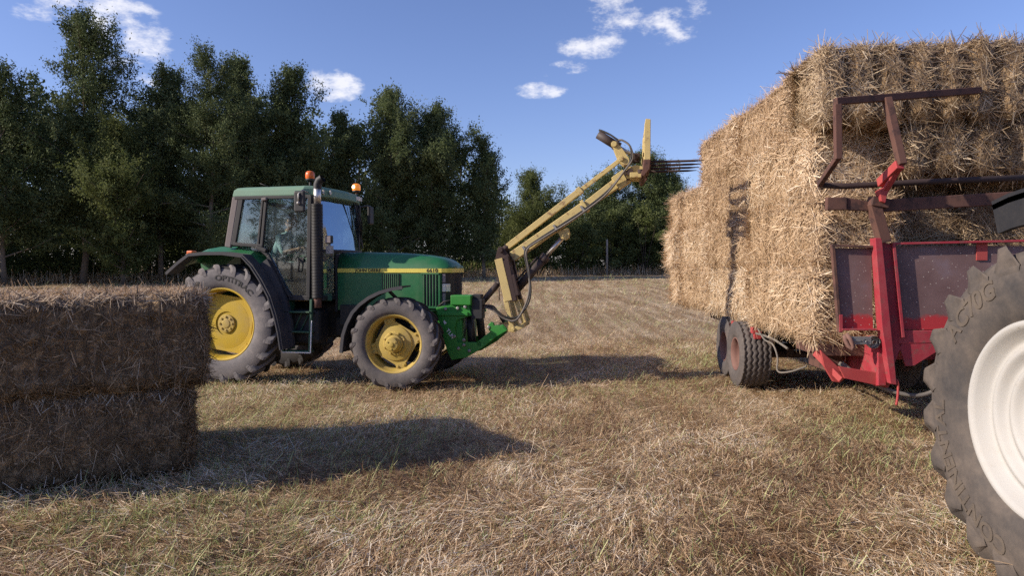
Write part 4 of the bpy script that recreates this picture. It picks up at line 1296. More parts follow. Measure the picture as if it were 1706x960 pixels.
# front linkage (green) carried by the tractor nose
b = MB()
plate = [(3.02, 1.10), (3.20, 1.155), (3.50, 1.155), (3.55, 1.0), (3.43, .965), (3.33, .93), (3.30, .80), (3.34, .62), (3.62, .62), (3.90, .84), (4.0, .88), (4.06, .82), (3.92, .72), (3.70, .54), (3.47, .40), (3.25, .36), (3.18, .50), (3.12, .72), (3.05, .98)]
for y in (-.44, .40): b.prism(plate, y, y + .035)
claw = [(3.80, .80), (3.79, .87), (3.83, .915), (3.87, .90), (3.875, .865), (3.93, .87), (4.0, .85), (4.07, .80), (3.9, .70)]
for y in (-.455, .395): b.prism(claw, y, y + .06)
for y in (-.445, .40):
    b.bar((3.05, y + .01, 1.02), (3.5, y + .01, 1.02), .07, .05)
b.box((3.30, 0, .75), (.20, .80, .5)); b.tube([(3.66, -.44, .60), (3.66, .44, .60)], .04, 12); b.box((2.95, 0, .90), (.35, .56, .34))
fl = b.build('front_linkage', M['link_green'], tr, bevel=.006)
b = MB(); b.box((3.40, -.35, 1.215), (.30, .26, .14)); b.build('valve_block', M['link_green'], fl, bevel=.012)
b = MB(); b.box((3.60, -.30, 1.26), (.14, .14, .07)); b.box((3.62, -.34, 1.09), (.16, .16, .28)); b.build('coupler', M['black'], fl, bevel=.01)
for s_ in (-.28, .28):
    b = MB(); b.tube([(3.47, s_, 1.0), (3.52, s_, .55)], .06, 14); b.build('lift_cylinder', M['black'], fl)
for x, z in ((3.17, 1.09), (3.35, 1.10), (3.46, 1.12), (3.36, .53), (3.52, .50), (3.30, .70), (3.44, .65), (3.44, .58), (3.80, .84)):
    b = MB(); b.lathe([(.024, -.445), (.024, -.462), (.014, -.468), (0, -.468)], c=(x, 0, z), n=8, smooth=False); b.build('bolt', M['steel'], fl)
for P_ in ([(3.52, -.38, 1.02), (3.56, -.42, .9), (3.54, -.42, .75), (3.55, -.40, .62)], [(3.46, -.40, .98), (3.47, -.44, .85), (3.44, -.43, .70)], [(3.05, -.42, 1.12), (3.15, -.47, 1.19), (3.28, -.42, 1.22)]):
    b = MB(); b.tube(P_, .012, 6); b.build('hose', M['hose'], fl)
side_text('TLM', .075, (3.235, -.445, .735), M['white_decal'], fl, 1.1, R(-52), .001)
b = MB(); b.prism([(3.145, .93), (3.185, .885), (3.155, .865), (3.135, .90)], -.445, -.442); b.build('emblem', M['white_decal'], fl)

# something white on the shelf behind the driver
b = MB(); b.loft([[(.34 + s_ * r_ * .09 * cos(t) + dx, -.66 + r_ * .06 * sin(t), z) for t in [2 * PI * i / 14 for i in range(14)]] for s_, r_, dx, z in ((1, .5, 0, 1.905), (1, 1, 0, 1.925), (1, 1.08, .01, 1.98), (1, .95, .02, 2.04), (1, .6, .035, 2.085), (1, .3, .04, 2.115), (1, .34, .045, 2.14))], smooth=True)
bag = b.build('bag', M['white_bag'])
bag.location = (TO[0], TO[1], 0); bag.rotation_euler = (0, 0, TA)
tag(bag, 'small tied white plastic bag behind the quarter window of the cab', 'bag')
# ------------------------------------------------------------------ the yellow bale loader hung on the front linkage (tractor frame)
LP = 4.0      # the loader is slewed a little about its mast
_pv = Matrix.Translation((TO[0], TO[1], 0)) @ Matrix.Rotation(TA, 4, 'Z') @ Matrix.Translation((LP, 0, 0)) @ Matrix.Rotation(R(2.5), 4, 'Z') @ Matrix.Translation((-LP, 0, 0))
ld = empty('bale_loader', _pv.translation, TA + R(2.5))
tag(ld, 'faded yellow loader mast and boom reaching up to the load with a tined bale fork', 'bale loader')
b = MB()
for y in (-.27, .16):
    b.bar((4.03, y + .055, 1.20), (3.885, y + .055, 1.80), .105, .115, up=(1, 0, 0))
b.build('mast', M['loader_yellow'], ld, bevel=.006)
b = MB()
for y in (-.212, .212):
    b.bar((4.10, y, 1.20), (3.985, y, 1.78), .10, .10, up=(1, 0, 0))
b.box((4.0, 0, 1.5), (.14, .36, .5), rot=(0, R(-13), 0)); b.box((4.10, -.2, 1.42), (.1, .12, .3), rot=(0, R(-13), 0))
b.build('mast_shade_side', M['dark_rust'], ld, bevel=.006)  # dark colour stands in for shade on the yellow mast's front
b = MB()
for y in (-.215, .215):
    b.bar((3.985, y - .02, 1.23), (4.085, y - .02, .80), .05, .065, up=(1, 0, 0))
    b.bar((4.10, y + .05, 1.28), (4.245, y + .05, .88), .045, .06, up=(1, 0, 0))
    b.prism([(3.80, .845), (3.96, .87), (4.13, .835), (4.27, .90), (4.26, .83), (4.12, .755), (3.96, .765)], y - .04, y + .035)
b.tube([(4.10, -.28, .80), (4.10, .28, .80)], .025, 10)
b.build('mast_foot', M['loader_yellow'], ld, bevel=.005)
b = MB()
for y in (-.20, .165): b.prism([(3.83, 1.80), (3.97, 1.78), (4.03, 1.84), (3.965, 1.93), (3.93, 1.975), (3.87, 1.965), (3.85, 1.90)], y, y + .035)
b.tube([(3.905, -.23, 1.925), (3.905, .23, 1.925)], .035, 14); b.tube([(3.99, -.25, 1.80), (3.99, .25, 1.80)], .042, 14)
b.build('pivot_bracket', M['dark_rust'], ld, bevel=.004)
# lower boom: deep beam, narrowing towards its head
LB0 = Vector((4.00, 0, 1.80)); LB1 = Vector((5.10, 0, 2.555)); LB2 = Vector((5.62, 0, 2.925))
b = MB()
b.bar(LB0 + Vector((.05, 0, .03)), LB1, .19, .145, h1=.135)
b.build('boom', M['loader_yellow'], ld, bevel=.008)
b = MB()
b.bar(LB1 - Vector((.02, 0, .014)), LB2, .14, .105, h1=.15); 
b.build('boom_extension', M['loader_yellow'], ld, bevel=.006)
b = MB(); b.bar(LB1 - Vector((.03, 0, .02)), LB1 + Vector((.012, 0, .008)), .225, .18); b.bar(LB2 - Vector((.10, 0, .07)), LB2 + Vector((.06, 0, .042)), .19, .20)
b.build('boom_collar', M['loader_yellow'], ld, bevel=.006)
# link bar above it
KB0 = Vector((3.915, 0, 1.935)); KB1 = Vector((4.985, 0, 2.745)); KB2 = Vector((5.60, 0, 3.205))
b = MB(); b.bar(KB0 + Vector((.06, 0, .045)), KB1, .085, .085); b.bar(KB1, KB1 + Vector((.06, 0, .045)), .105, .105)
lk = b.build('link_bar', M['loader_yellow'], ld, bevel=.006)
b = MB(); b.bar(KB1, KB2, .055, .058); b.build('inner_bar', M['loader_yellow'], lk, bevel=.004)
b = MB(); b.tube([KB0, KB0 + Vector((.07, 0, .05))], .045, 12); b.build('end_eye', M['dark_rust'], lk)
# lift cylinder
c0 = Vector((4.085, -.02, 1.33)); c1 = Vector((4.80, -.02, 2.13))
d = (c1 - c0).normalized()
b = MB(); b.tube([c0, c0 + d * .66], .062, 18); b.tube([c0 + d * .60, c0 + d * .69], .075, 18); b.tube([c0 + Vector((0, -.1, 0)), c0 + Vector((0, .1, 0))], .05, 14)
b.tube([c0 + d * .12 + Vector((-.07, -.02, .05)), c0 + d * .60 + Vector((-.07, -.02, .05))], .014, 6)
cy = b.build('lift_cylinder', M['cyl'], ld)
b = MB(); b.tube([c0 + d * .65, c1], .034, 14); b.build('rod', M['rod'], cy)
b = MB()
for y in (-.075, .035): b.prism([(4.70, 2.20), (4.76, 2.09), (4.82, 2.065), (4.87, 2.10), (4.88, 2.17), (4.86, 2.24)], y, y + .03)
b.tube([(4.81, -.09, 2.13), (4.81, .07, 2.13)], .03, 12); b.build('lug', M['loader_yellow'], ld, bevel=.004)
# stay from the nose of the tractor to the mast
b = MB(); p0 = Vector((3.60, .0, 1.17)); p1 = Vector((3.885, 0, 1.50)); b.tube([p0, p0.lerp(p1, .8)], .045, 14); b.tube([p0.lerp(p1, .75), p1], .03, 12); b.box(p1, (.10, .16, .12), rot=(0, R(-45), 0)); b.tube([(3.86, -.06, 1.38), (3.86, -.06, 1.20)], .008, 6)
b.build('top_link', M['cyl'], ld)
# head: crowd cylinder, knuckle, fork carriage and tines
b = MB()
for y in (-.11, .075): b.prism([(5.46, 3.42), (5.53, 3.44), (5.62, 3.33), (5.71, 3.20), (5.72, 3.12), (5.64, 3.10), (5.56, 3.17), (5.50, 3.32)], y, y + .035)
b.tube([(5.60, -.14, 3.195), (5.60, .14, 3.195)], .035, 12); b.tube([(5.50, -.14, 3.40), (5.50, .14, 3.40)], .04, 12)
b.build('knuckle', M['loader_yellow'], ld, bevel=.004)
b = MB(); q0 = Vector((5.275, 0, 3.565)); q1 = Vector((5.52, 0, 3.405)); b.tube([q0, q1], .062, 18); b.tube([q1 - Vector((.02, 0, -.01)), q1 + Vector((.05, 0, -.035))], .07, 18)
cc = b.build('crowd_cylinder', M['cyl'], ld)
b = MB(); b.tube([q1, (5.80, 0, 3.225)], .026, 12); b.build('rod', M['rod'], cc)
b = MB(); b.box((5.80, 0, 3.215), (.12, .14, .12)); b.tube([(5.80, -.12, 3.215), (5.80, .12, 3.215)], .035, 12); b.box((5.72, 0, 2.99), (.16, .24, .14), rot=(0, R(-30), 0)); b.tube([(5.72, -.18, 3.0), (5.72, .18, 3.0)], .05, 14)
b.build('knuckle_pin', M['dark_rust'], ld, bevel=.004)
b = MB()
for y in (-.13, .09): b.prism([(5.66, 2.93), (5.74, 2.90), (5.90, 2.92), (5.90, 3.08), (5.80, 3.10), (5.68, 3.07)], y, y + .04)
b.box((5.80, 0, 2.95), (.16, .5, .07))
b.build('carriage_hinge', M['loader_yellow'], ld, bevel=.005)
b = MB()
for y in (-.56, .56):
    b.prism([(5.905, 3.10), (5.985, 3.10), (5.985, 3.63), (5.92, 3.64), (5.905, 3.56)], y - .035, y + .035)
for y in (-.2, .2): b.bar((5.93, y, 3.02), (5.93, y, 3.46), .06, .06, up=(1, 0, 0))
b.box((5.945, 0, 3.595), (.06, 1.12, .06)); b.box((5.93, 0, 3.42), (.05, 1.10, .06)); b.box((5.92, 0, 3.235), (.06, 1.10, .07))
fk = b.build('fork_frame', M['loader_yellow'], ld, bevel=.006)
b = MB()
for y in (-.56, .56): b.prism([(5.905, 3.10), (5.985, 3.10), (5.975, 2.98), (5.90, 2.885), (5.865, 2.90), (5.89, 2.99)], y - .04, y + .04)
b.box((5.945, 0, 3.075), (.10, 1.12, .09)); b.box((5.90, 0, 2.93), (.06, 1.12, .06))
b.build('fork_sill', M['rust'], fk, bevel=.005)
for y in (-.48, -.16, .16, .48):
    b = MB(); b.tube([(5.97, y, 3.085), (6.15, y, 3.085), (6.55, y, 3.087), (6.68, y, 3.09)], [.020, .018, .015, .004], 10); b.build('tine', M['dark_rust'], fk)
for y in (-.4, -.1, .2):
    b = MB(); b.lathe([(.035, 3.0), (.035, 3.05), (0, 3.05)], c=(5.86, y, -.05), axis='Z', n=10); b.build('bolt', M['dark_rust'], fk)
# hoses
def curve_pts(P, n=8):
    P = [Vector(p) for p in P]; out = []
    for i in range(len(P) - 1):
        p0 = P[max(i - 1, 0)]; p1 = P[i]; p2 = P[i + 1]; p3 = P[min(i + 2, len(P) - 1)]
        for k in range(n):
            t = k / n
            out.append(.5 * ((2 * p1) + (-p0 + p2) * t + (2 * p0 - 5 * p1 + 4 * p2 - p3) * t * t + (-p0 + 3 * p1 - 3 * p2 + p3) * t ** 3))
    return out + [P[-1]]
for k, dy in enumerate((0, -.03)):
    dz = -.035 * k
    H_ = [(3.62, -.30, 1.14 + dz * .5), (3.80, -.33, 1.12 + dz), (3.98, -.31, .985 + dz), (4.15, -.28 + dy, .97 + dz), (4.30 - .03 * k, -.25, 1.14), (4.345 - .02 * k, -.22, 1.36), (4.30 + .01 * k, -.18, 1.62), (4.25 + .02 * k, -.16, 1.84), (4.27 + .03 * k, -.14 + dy, 1.95), (4.42 + .02 * k, -.125 + dy, 2.065 - .015 * k), (4.85, -.125 + dy, 2.335 + dz), (5.10, -.13 + dy, 2.50 + dz), (5.40, -.10 + dy, 2.74 + dz), (5.62, -.15 + dy, 2.98), (5.735 + .02 * k, -.16, 3.18), (5.72, -.14, 3.36), (5.62, -.10, 3.45), (5.56, -.08, 3.46)]
    if k == 0: H_ += [(5.45, -.06, 3.54), (5.34, -.04, 3.60), (5.29, -.02, 3.62)]
    b = MB(); b.tube(curve_pts(H_), .014, 8); b.build('hose', M['hose'] if k == 0 else M['grey_hose'], ld)
for P_ in ([(3.70, -.30, 1.135), (3.82, -.28, 1.12), (3.90, -.2, .98), (3.96, -.18, .90)], [(3.72, -.24, 1.12), (3.84, -.22, 1.06), (3.90, -.16, .94), (3.94, -.14, .88)]):
    b = MB(); b.tube(curve_pts(P_), .013, 8); b.build('hose', M['hose'], ld)
for c in (LB0.lerp(LB1, .22), LB0.lerp(LB1, .62), LB0.lerp(LB1, .97)):
    b = MB(); b.box(c + Vector((0, -.12, -.03)), (.03, .05, .10), rot=(0, R(-34), 0)); b.build('hose_clip', M['steel'], ld)

# ------------------------------------------------------------------ the red trailer (x across, y away)
tl = empty('bale_trailer', TC0, TB)
tag(tl, 'red bale trailer with rusty headboard frame and tandem wheels under the straw load', 'trailer')
YH = -.26
b = MB()
b.box((1.42, 4.2, .825), (1.70, 8.0, .07)); 
pass
for y in (.25, 1.2, 2.15, 2.75, 3.15, 3.9, 4.8, 5.7, 6.6, 7.5): b.box((1.42, y, .755), (1.70, .09, .08))
b.build('bed', M['red'], tl, bevel=.008)
for x in (.85, 1.95):
    b = MB(); b.box((x, 4.2, .64), (.14, 7.8, .16)); b.build('chassis_rail', M['dark_rust'], tl, bevel=.008)
for y in (2.2, 2.72, 3.2, 3.75):
    b = MB(); b.box((.035, y, .83), (.07, .12, .085)); b.box((.07, y - .02, .765), (.10, .08, .10)); b.build('bed_bracket', M['bright_red'], tl, bevel=.006)
# headboard panels
def panel(x0, x1, xb0, xb1, z0, z1, nm):
    """sheet with raised rim, its sides leaning as the trailer does"""
    b = MB(); b.prism([(x0, z1), (x1, z1), (xb1, z0), (xb0, z0)], YH, YH + .02); p = b.build('headboard_panel', M['panel'], tl)
    return p
m, nt, bs = nodes('worn_headboard_sheet')
tcx = N(nt, 'ShaderNodeTexCoord'); sep = N(nt, 'ShaderNodeSeparateXYZ'); nt.links.new(tcx.outputs['Object'], sep.inputs[0])
f = noise(nt, 6, 6, .7)
ad = N(nt, 'ShaderNodeMath', operation='MULTIPLY_ADD'); ad.inputs[1].default_value = .18
nt.links.new(f, ad.inputs[0]); nt.links.new(sep.outputs[2], ad.inputs[2])
mrx = N(nt, 'ShaderNodeMapRange'); mrx.inputs['From Min'].default_value = 1.27; mrx.inputs['From Max'].default_value = 1.31
nt.links.new(ad.outputs[0], mrx.inputs[0])
f2 = noise(nt, 2.2, 5, .6)
worn = ramp(nt, f2, [(.3, (.115, .062, .058)), (.55, (.17, .105, .10)), (.75, (.20, .155, .185))])
c = mixc(nt, mrx.outputs[0], (.40, .030, .035), worn.outputs[0])
vo = N(nt, 'ShaderNodeTexVoronoi'); vo.inputs['Scale'].default_value = 26; vo.inputs['Randomness'].default_value = 1
nt.links.new(tcx.outputs['Object'], vo.inputs['Vector'])
spk = ramp(nt, vo.outputs['Distance'], [(.10, (1, 1, 1)), (.15, (0, 0, 0))])
c = mixc(nt, spk.outputs[0], c, (.42, .36, .32))
nt.links.new(c, bs.inputs['Base Color']); bs.inputs['Roughness'].default_value = .6
bump(nt, bs, f, .08, .01)
M['panel'] = m
p1 = panel(.085, .445, .165, .475, 1.065, 1.875, 'a')
p2 = panel(.66, 2.46, .72, 2.52, 1.075, 1.895, 'b')
b = MB()
b.bar((.065, YH - .02, 1.90), (.145, YH - .02, 1.045), .055, .03, up=(1, 0, 0)); b.bar((.05, YH - .02, 1.90), (.45, YH - .02, 1.885), .055, .022); b.build('panel_rim', M['rust'], p1, bevel=.004)
b = MB(); b.bar((.155, YH - .03, 1.075), (.49, YH - .03, 1.075), .06, .018); b.bar((.145, YH - .022, 1.22), (.149, YH - .022, 1.05), .06, .034, up=(1, 0, 0)); b.build('panel_foot', M['red'], p1, bevel=.003)
b = MB()
b.bar((.63, YH - .03, 1.91), (.735, YH - .03, 1.0), .075, .030, up=(1, 0, 0)); b.bar((.62, YH - .025, 1.915), (2.50, YH - .025, 1.955), .075, .022); b.build('panel_rim', M['red'], p2, bevel=.004)
b = MB(); b.box((1.485, YH - .008, 1.84), (.10, .012, .17)); b.build('patch', M['bright_red'], p2)
b = MB(); b.prism([(.70, 1.068), (2.5, 1.068), (2.5, .945), (1.02, .945), (.70, .935)], YH - .035, YH + .03); b.build('cross_sill', M['red'], tl, bevel=.006)
# posts: a channel each side of the middle
b = MB()
b.prism([(.435, 1.97), (.50, 1.97), (.665, .54), (.605, .55), (.565, .80), (.515, 1.1)], YH - .10, YH + .02)
b.build('post', M['red'], tl, bevel=.006)
b = MB(); b.prism([(.50, 1.95), (.64, 1.90), (.745, .95), (.66, .70), (.64, .60)], YH - .03, YH + .015); b.build('post_web', M['red'], tl, bevel=.004)
b = MB(); b.bar((.437, YH - .04, 2.31), (.545, YH - .04, 1.93), .12, .10, up=(1, 0, 0)); b.bar((.40, YH - .05, 2.33), (.56, YH - .05, 2.30), .13, .09); b.build('post_head', M['rust'], tl, bevel=.006)
b = MB(); b.prism([(.70, .95), (.78, .715), (.86, .72), (1.20, .945)], YH - .03, YH - .005); b.build('gusset', M['red'], tl, bevel=.004)
# bars across
b = MB(); b.box((.10, YH, 2.31), (.19, .07, .125)); b.prism([(.195, 2.372), (.44, 2.325), (.44, 2.235), (.195, 2.248)], YH - .02, YH + .03); b.bar((.50, YH, 2.285), (2.5, YH, 2.40), .06, .12); b.build('cross_bar', M['rust'], tl, bevel=.008)
b = MB(); b.tube([(-.05, YH + .04, 2.50), (.2, YH + .03, 2.485), (.9, YH + .03, 2.52), (2.5, YH + .03, 2.58)], .030, 10); b.build('rail', M['dark_rust'], tl)
# the frame that leans out over the drawbar
YF = -.62
b = MB()
b.bar((-.065, YF, 3.225), (1.53, -.10, 3.435), .06, .065); b.bar((-.045, YF, 3.20), (-.03, YF, 2.69), .065, .06, up=(1, 0, 0)); b.bar((-.03, YF, 2.71), (-.05, YH + .03, 2.50), .05, .05, up=(1, 0, 0))
b.bar((.475, YF + .16, 3.285), (.545, YF, 2.635), .075, .068, up=(1, 0, 0))
b.build('head_frame', M['rust'], tl, bevel=.006)
b = MB(); b.bar((.53, YF + .005, 2.64), (.49, YH - .07, 2.50), .085, .075, up=(1, 0, 0)); b.prism([(.44, 2.42), (.52, 2.47), (.56, 2.60), (.50, 2.30), (.46, 2.32)], YH - .16, YH - .06); b.bar((.545, YF + .04, 2.62), (.48, YH - .05, 2.32), .03, .06, up=(1, 0, 0))
b.build('head_brace', M['bright_red'], tl, bevel=.008)
# chassis nose
b = MB()
b.prism([(-.26, 1.0), (-.29, .52), (-.20, .50), (.85, .70), (1.6, .72), (1.6, .92), (.3, .92), (.2, .98)], .52, .60, 'yz')
nose = b.build('drawbar_plate', M['red'], tl, bevel=.008)
b = MB(); b.box((.34, .35, .83), (.56, .65, .12)); b.box((.36, .62, .66), (.16, .55, .2)); b.prism([(.02, .80), (.06, .80), (.30, .62), (.30, .70)], .04, .12); b.build('cross_member', M['rust'], tl, bevel=.008)
b = MB(); b.bar((.04, .05, .80), (.21, -.20, .56), .05, .06); b.prism([(.02, .85), (.22, .66), (.22, .52), (.15, .53), (.06, .68)], -.14, -.10); b.prism([(.16, .70), (.60, .63), (.66, .53), (.64, .49), (.22, .58)], YH + .02, YH + .05)
b.build('brace', M['bright_red'], tl, bevel=.005)
b = MB()
b.box((.34, YH - .02, .965), (.20, .06, .075)); b.lathe([(.06, -.02), (.065, .0), (.06, .03), (.02, .04), (.02, -.03)], c=(.465, YH - .03, .95), axis='Y', n=14, smooth=False); b.lathe([(.016, -.062), (.016, -.055), (0, -.055)], c=(.37, YH, .965), axis='Y', n=10); b.box((.30, YH - .055, .965), (.07, .006, .016))
b.build('winch', M['steel'], tl, bevel=.006)
b = MB(); b.tube([(.205, YH - .03, 1.03), (.235, YH - .06, .98), (.265, YH - .06, .91), (.255, YH - .05, .88), (.225, YH - .04, .91), (.20, YH - .03, .97), (.195, YH - .03, 1.02)], .022, 8); b.build('hook', M['rim_rust'], tl)
b = MB(); b.tube(curve_pts([(.60, -.33, .60), (.675, -.34, .58), (.685, -.34, .46), (.672, -.34, .34)]), .012, 8); b.build('pin_handle', M['bright_red'], tl)
# drawbar towards the near tractor
b = MB(); b.bar((1.35, .3, .66), (1.02, -3.15, .46), .10, .12); b.tube([(1.02, -3.13, .46), (1.02, -3.25, .46)], .06, 12); b.build('drawbar', M['dark_rust'], tl, bevel=.008)
b = MB(); b.tube(curve_pts([(.26, .0, .70), (.45, -.12, .57), (.62, -.2, .48), (.80, -.26, .43), (.98, -.28, .44), (1.25, -.3, .58)]), .022, 8); b.build('hose', M['grey_hose'], tl)
b = MB(); b.tube(curve_pts([(.02, 2.0, .88), (.02, 1.7, .76), (.05, 1.45, .72), (.06, 1.3, .58), (.05, 1.25, .42), (.15, 1.1, .44), (.3, 1.0, .52)]), .012, 6); b.build('hose', M['grey_hose'], tl)
b = MB(); b.tube(curve_pts([(.02, 2.05, .80), (.04, 1.8, .80), (.07, 1.45, .78), (.15, 1.2, .70)]), .016, 6); b.build('hose', M['grey_hose'], tl)
# tandem wheels
def rib_tyre_mesh(Rt, W, rr):
    n, m = 240, 46
    th = np.linspace(0, 2 * PI, n, endpoint=False)
    # outline round the section: (radius, lateral)
    prof = carcass_profile(Rt, W, rr)[:-2]
    side = prof[::-1]
    pts = [(r, -a) for r, a in prof[:6]] + [(Rt - .028 + .018 * (1 - (y / (W * .46)) ** 2), y) for y in np.linspace(-W * .46, W * .46, 30)] + [(r, a) for r, a in side[-6:]]
    P = np.array(pts); m = len(P)
    r_ = np.repeat(P[None, :, 0], n, 0).copy(); y_ = np.repeat(P[None, :, 1], n, 0)
    T = np.repeat(th[:, None], m, 1)
    crown = (np.abs(y_) < W * .44) & (r_ > Rt - .05)
    zig = .012 * np.arcsin(np.sin(T * 30)) / 1.57
    ph = (y_ + zig) / (W * .176)
    groove = np.abs(ph - np.round(ph)) < .17
    inner = np.abs(np.round(ph)) <= 2
    r_ = np.where(crown & groove & inner, r_ - .018, r_)
    sh = (np.abs(y_) > W * .40) & (r_ > rr + .62 * (Rt - rr))
    r_ = np.where(sh & (np.sin(T * 48) > .1), r_ + .007, r_)
    V = np.stack([r_ * np.cos(T), y_, r_ * np.sin(T)], -1).reshape(-1, 3)
    i = np.arange(n)[:, None]; j = np.arange(m - 1)[None, :]; i2 = (i + 1) % n
    F = np.stack([i * m + j, i * m + j + 1, i2 * m + j + 1, i2 * m + j], -1).reshape(-1, 4)
    return np_mesh('tyre', V, F, smooth=True)
RIB = rib_tyre_mesh(.475, .40, .225)
RIB.materials.append(M['tyre_trailer'])
for x, y, rz in ((.06, 2.55, PI / 2), (.13, 3.50, PI / 2), (2.36, 2.55, -PI / 2), (2.36, 3.50, -PI / 2)):
    wt = empty('wheel', (x, y, .465), -rz, tl)
    # local -Y looks outwards
    wt.rotation_euler = (0, 0, -PI / 2 if x < 1 else PI / 2)
    t_ = bpy.data.objects.new('tyre', RIB); t_.parent = wt; COL.objects.link(t_)
    b = MB(); b.lathe([(.235, -.165), (.232, -.185), (.215, -.18), (.205, -.12), (.19, -.04), (.12, -.02), (.10, -.05), (.05, -.055), (.05, -.10), (0, -.105)], n=36); b.lathe([(.235, .165), (.215, .18), (.2, .1), (0, .1)], n=36)
    for k in range(6):
        a = 2 * PI * k / 6; b.lathe([(.014, -.03), (.014, -.055), (0, -.056)], c=(.145 * cos(a), 0, .145 * sin(a)), n=6, smooth=False)
    b.build('rim', M['rim_rust'], wt)
b = MB()
for y in (2.55, 3.50): b.tube([(.25, y, .465), (2.36, y, .465)], .05, 10)
for x in (.60, 1.98): b.bar((x, 2.45, .50), (x, 3.8, .50), .10, .10); b.box((x, 3.12, .58), (.12, .3, .2))
b.build('axle', M['dark_rust'], tl, bevel=.006)
b = MB(); b.box((.32, 8.75, .86), (.3, .06, .12)); b.box((.55, 8.78, .86), (.06, .04, .09)); b.build('tail_lamp', M['black'], tl, bevel=.01)

# ------------------------------------------------------------------ the near tractor at the right edge (faces the camera side)
NA = R(-90)   # its local x (forward) points towards the camera
nt_ = empty('tractor', (3.46, 3.37, 0), NA)
tag(nt_, 'near tractor cut by the right picture edge, huge lugged tyre on a white ribbed rim', 'tractor')
def near_wheel(pos, flip):
    w_ = empty('rear_wheel', pos, PI if flip else 0, nt_)
    Rt, W, rr = .925, .52, .505
    t = farm_tyre('tyre', w_, Rt, W, rr, 21, [M['tyre_near'], M['tyre_near']], sweep=.36, n=144, lug_t=.034, flare=2.1, soft=True)
    b = MB()
    pr = [(rr + .010, -W * .395), (rr + .016, -W * .43), (rr + .004, -W * .452), (rr - .016, -W * .448), (rr - .030, -W * .41), (rr - .050, -W * .36), (rr - .075, -W * .335)]
    # corrugated dish of a row-crop rim
    pr = pr[:5]
    r1 = rr - .045
    while r1 > .14:
        q = (rr - .03 - r1)
        pr.append((r1, -W * .385 + .30 * q - .0145 * cos(2 * PI * q / .092) + .0145)); r1 -= .0058
    pr += [(.10, -W * .16), (.0, -W * .16)]
    b.lathe(pr, n=144)
    b.lathe([(rr - .03, -W * .40), (rr - .05, 0), (rr - .03, W * .40), (rr + .012, W * .44)], n=72)
    rb = b.build('rim', M['rim_white'], w_)
    b = MB(); b.lathe([(.14, -W * .10), (.14, -W * .26), (.10, -W * .30), (0, -W * .30)], n=32); b.build('hub', M['steel'], rb, bevel=.004)
    if not flip:
        yf = wall_y(Rt, W, rr)
        ring_text('CONTINENTAL', .135, .715, -130, yf, M['tyre_letters'], t, 1.02, .003)
        ring_text('AC70G', .150, .715, -41, yf, M['tyre_letters'], t, 1.02, .003)
    return w_
near_wheel((0, -.62, .916), False)
near_wheel((0, 1.22, .916), True)
for y0, y1 in ((-.86, -.20), (.80, 1.46)):
    b = MB()
    arc = [(1.165 * cos(R(a)), .916 + 1.165 * sin(R(a))) for a in range(5, 108, 6)][::-1]
    b.strip(arc, y0, y1, -.03)
    yl = y0 if y0 < 0 else y1 - .04
    outer = [(1.185 * cos(R(a)), .916 + 1.185 * sin(R(a))) for a in range(5, 108, 6)]
    inner = [(1.0 * cos(R(a)), .916 + 1.0 * sin(R(a))) for a in range(5, 108, 6)][::-1]
    for (a0, a1, i1, i0) in zip(outer, outer[1:], inner[::-1][1:], inner[::-1]): b.prism([a0, a1, i1, i0], yl, yl + .035)
    b.build('fender', M['black'], nt_)
b = MB(); b.tube([(0, -.5, .878), (0, 1.1, .878)], .12, 16); b.box((.5, .3, .85), (1.7, .6, .6)); b.box((1.0, .3, 1.5), (1.5, 1.0, .8)); b.box((-.5, .3, .5), (.5, .12, .06)); b.build('chassis', M['under'], nt_, bevel=.04)

# ------------------------------------------------------------------ the driver
def skin_chain(verts, edges, radii, sub=2):
    me = bpy.data.meshes.new('person'); me.from_pydata(verts, edges, []); me.update()
    o = bpy.data.objects.new('person', me); COL.objects.link(o)
    md = o.modifiers.new('skin', 'SKIN'); md.use_smooth_shade = True
    if not me.skin_vertices: me.attributes  # the layer is made by the modifier
    sv = me.skin_vertices[0].data
    for v, r in zip(sv, radii): v.radius = (r[0], r[1]) if isinstance(r, tuple) else (r, r)
    for v in sv: v.use_root = False
    sv[0].use_root = True
    s_ = o.modifiers.new('smooth', 'SUBSURF'); s_.levels = sub; s_.render_levels = sub
    bpy.context.view_layer.update()
    out = bpy.data.meshes.new_from_object(o.evaluated_get(bpy.context.evaluated_depsgraph_get()))
    bpy.data.objects.remove(o)
    V = [tuple(v.co) for v in out.vertices]; F = [tuple(p.vertices) for p in out.polygons]
    return V, F
M['skin'] = paint('skin', (.42, .25, .17), .55, amount=.05)
M['shirt'] = paint('pale_blue_shirt', (.42, .58, .60), .85, amount=.1, dust=(.4, .42, .4))
M['trousers'] = paint('dark_work_trousers', (.04, .045, .06), .9, amount=.2)
M['hair'] = paint('dark_hair', (.018, .013, .010), .6, amount=.05)
px0, pz0 = .44, 1.62     # seat
names = ['pelvis', 'waist', 'chest', 'neck0', 'neck1', 'shR', 'elR', 'wrR', 'haR', 'shL', 'elL', 'wrL', 'haL', 'hipR', 'knR', 'anR', 'toR', 'hipL', 'knL', 'anL', 'toL']
